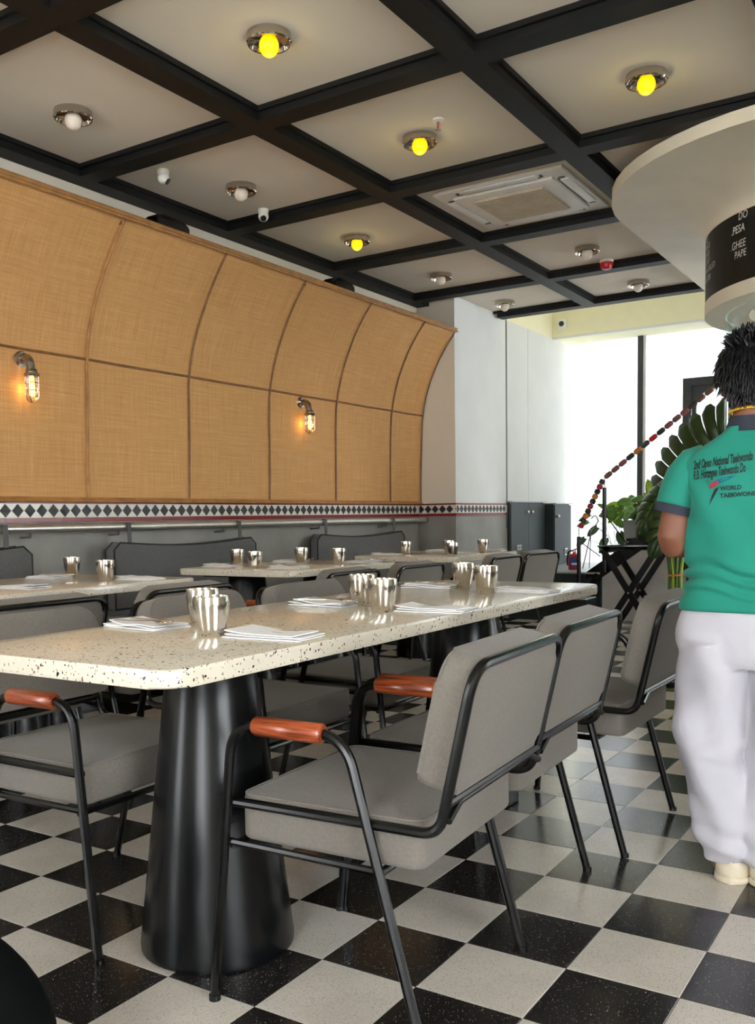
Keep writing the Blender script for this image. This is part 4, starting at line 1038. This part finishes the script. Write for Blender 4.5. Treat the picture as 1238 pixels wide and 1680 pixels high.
for s in (-1, 1):
    MB().ell((s*.030, .079, 1.395), (.011, .008, .007), 14, 10).build('eye', M['sock'], pe); MB().ell((s*.030, .086, 1.395), (.005, .003, .005), 10, 8).build('iris', M['menu'], pe)
# jersey
def shirt_d(a, z):
    f = 0
    back = .5+.5*math.cos(a+math.pi/2)
    sh_ = .016*math.sin(a*2+.5)+.008*math.sin(a*5)
    if z < 1.0:
        for zc, am, wd in ((.885, .010, .012), (.866, -.013, .008), (.848, .012, .010), (.830, -.014, .008), (.812, .010, .010), (.797, -.009, .007)):
            f += am*(.65+.35*math.sin(a*3+zc*50))*math.exp(-((z-zc-sh_*(1+3*(zc-.84)))/wd)**2)
    f += .0055*math.sin(a*6+z*20)*math.exp(-((z-.98)/.14)**2)+.0035*math.sin(a*5-z*30)+.004*math.sin(a*9+z*45)*math.exp(-((z-1.1)/.07)**2)
    return f
vs, fs = rings([(.756, 0, 0, .182, .122), (.764, 0, 0, .185, .126), (.79, 0, 0, .183, .124), (.83, 0, 0, .170, .118), (.87, 0, 0, .166, .115), (.93, 0, 0, .166, .112), (1.0, 0, 0, .170, .112), (1.06, 0, 0, .174, .112), (1.12, 0, 0, .178, .110), (1.16, 0, -.004, .174, .102), (1.19, 0, -.006, .152, .090), (1.215, 0, -.006, .116, .078), (1.24, 0, -.006, .080, .066), (1.256, 0, -.006, .066, .060)], 96, 2.35, shirt_d, sub=6)
sh = MB().add(vs, fs)
sleeve = {}
for s in (-1, 1):
    path = [(s*.110, 0, 1.180), (s*.142, -.002, 1.162), (s*.166, -.006, 1.125), (s*.182, -.010, 1.085), (s*.192, -.014, 1.052), (s*.196, -.016, 1.040)]
    sh.tube(path, .06, 28, radii=[.040, .053, .059, .058, .056, .055]); sleeve[s] = path
so = sh.build('jersey', M['shirt'], pe, ang=3.0)
for s in (-1, 1):
    MB().tube([(s*.1945, -.0155, 1.046), (s*.2005, -.017, 1.022)], .06, 28, radii=[.0568, .0562]).build('cuff', M['navy'], so)
MB().lathe([(.069, 1.242), (.064, 1.262), (.058, 1.284), (.055, 1.282), (.058, 1.25)], 32, (0, -.006, 0)).build('collar', M['navy'], so)
MB().tube([(.058*math.cos(a), -.006+.056*math.sin(a), 1.292-.012*math.sin(a)) for a in [2*math.pi*k/40 for k in range(41)]], .0042, 6, cap=False).build('necklace', M['gold'], pe)
# printed lettering laid on the back of the jersey
bvh = BVHTree.FromPolygons([tuple(v.co) for v in so.data.vertices], [tuple(p.vertices) for p in so.data.polygons])
def wrap_print(me, name, m):
    bm = bmesh.new(); bm.from_mesh(me); bmesh.ops.subdivide_edges(bm, edges=[e for e in bm.edges if e.calc_length() > .012], cuts=1); bm.to_mesh(me); bm.free()
    for v in me.vertices:
        hit = bvh.ray_cast(Vector((v.co.x, -.4, v.co.y)), Vector((0, 1, 0)))
        v.co = Vector((v.co.x, (hit[0].y if hit[0] else -.10)-.0022, v.co.y))
    o = link(me, name, m, so); return o
def jersey_text(s, x, z, size, width, rot, shear, name='lettering', bold=0.0):
    me = text_mesh(s, size, shear, bold=size*(.028 if shear else .03)); xs_ = [v.co.x for v in me.vertices]; k = width/(max(xs_)-min(xs_)); c, n_ = math.cos(rot), math.sin(rot)
    for v in me.vertices:
        a, b = v.co.x*k, v.co.y; v.co = Vector((x+a*c-b*n_, z+a*n_+b*c, 0))
    wrap_print(me, name, M['print'])
jersey_text('2nd Open National Taekwondo', -.142, 1.143, .034, .154, .12, .45)
jersey_text('R.B. Horangee Taekwondo Do', -.142, 1.115, .034, .136, .12, .45)
jersey_text('WORLD', -.070, 1.083, .0158, .054, .05, 0)
jersey_text('TAEKWONDO', -.071, 1.064, .0158, .108, .05, 0)
def blot(poly, m):
    poly = [(-.088+(x+.088)*1.25, 1.092+(z-1.096)*1.22) for x, z in poly]; me = bpy.data.meshes.new('emblem'); me.from_pydata([(x, z, 0) for x, z in poly], [], [tuple(range(len(poly)))]); me.update(); wrap_print(me, 'emblem', M[m])
blot([(-.098, 1.096), (-.092, 1.107), (-.083, 1.112), (-.075, 1.106), (-.083, 1.098), (-.096, 1.093)], 'pred')
blot([(-.087, 1.108), (-.083, 1.112), (-.060, 1.118), (-.040, 1.122), (-.058, 1.112), (-.076, 1.105)], 'pblue')
blot([(-.085, 1.092), (-.076, 1.097), (-.082, 1.083), (-.096, 1.056), (-.091, 1.078)], 'print')
blot([(-.1000+.004*math.cos(t), 1.110+.006*math.sin(t)) for t in [2*math.pi*k/12 for k in range(12)]], 'pgreen')
# trousers
def pant_d(a, z): return .006*math.sin(a*2+z*19+1)+.005*math.sin(a*3-z*31)+.004*math.sin(a*5+z*13)+(.009*math.sin(z*88+a*1.5)*math.exp(-((z-.10)/.07)**2))+.006*math.sin(z*60-a*2)*math.exp(-((z-.36)/.05)**2)
tp = MB(); vs, fs = rings([(.60, 0, 0, .160, .100), (.64, 0, 0, .178, .116), (.70, 0, 0, .182, .120), (.765, 0, 0, .176, .116)], 72, 2.4, pant_d); tp.add(vs, fs)
for s in (-1, 1):
    q_ = .02 if s < 0 else 0
    vs, fs = rings([(.052, s*.055+q_, -.012, .064, .074), (.08, s*.058+q_, -.012, .078, .086), (.13, s*.064+q_*.8, -.008, .084, .090), (.20, s*.072+q_*.5, 0, .086, .090), (.27, s*.082, 0, .088, .092), (.39, s*.096, 0, .098, .102), (.50, s*.098, 0, .098, .108), (.60, s*.094, 0, .094, .110), (.67, s*.086, 0, .090, .110)], 56, 2.2, lambda a, z, s=s: pant_d(a+s, z)); tp.add(vs, fs)
po = tp.build('trousers', M['pants'], pe, ang=3.0)
rm = po.modifiers.new('fuse', 'REMESH'); rm.mode = 'VOXEL'; rm.voxel_size = .007; rm.use_smooth_shade = True
sm = po.modifiers.new('soft', 'SMOOTH'); sm.iterations = 7; sm.factor = .5
for s in (-1, 1):
    f = pad('shoe', rrect(.088, .245, (.042, .042, .043, .043), 6), .062, .024, M['shoe'], Matrix.Translation((s*.056+(.024 if s < 0 else 0), .035, .006)), pe, 4)
    pad('sole', rrect(.094, .250, (.045, .045, .046, .046), 6), .018, .004, M['shoe'], Matrix.Translation((s*.056+(.024 if s < 0 else 0), .035, 0)), f, 1)
# hair: cap and spiky tufts in one mesh
hb = MB().ell((0, -.012, 1.402), (.081, .092, .104), 36, 24)
keep = lambda v: not (v.y > .035 and v.z < 1.44) and v.z > 1.308+.35*max(0, v.y+.045) and not (abs(v.x) > .052 and v.z < 1.392 and v.y > -.045)
kf = [f for f in hb.f if all(keep(hb.v[i]) for i in f)]; hb.f = kf
rnd = random.Random(3)
for k in range(2600):
    t = math.acos(rnd.uniform(-.82, 1)); a = rnd.uniform(0, 6.283)
    p = Vector((.083*math.sin(t)*math.cos(a), -.012+.093*math.sin(t)*math.sin(a), 1.402+.103*math.cos(t)))
    if not keep(p): continue
    nr = Vector((p.x/.083**2, (p.y+.012)/.093**2, (p.z-1.402)/.103**2)).normalized()
    lift = .18+.8*max(0, nr.z); down = Vector((0, -.2, -1)) if nr.z < .55 else Vector((rnd.uniform(-.6, .6), rnd.uniform(-.8, .3), .5))
    d = (nr*lift+down.normalized()*.8+Vector((rnd.uniform(-.35, .35), rnd.uniform(-.35, .35), rnd.uniform(-.2, .2)))).normalized(); L = rnd.uniform(.016, .038)*(1 if p.z > 1.36 else .55)
    hb.tube([p-nr*.004, p+d*L*.55+nr*.003, p+d*L-Vector((0, 0, .003))], .004, 5, cap=False, radii=[.0034, .0026, .0005])
hb.build('hair', M['hair'], pe, ang=1.0)
bpy.context.view_layer.update()
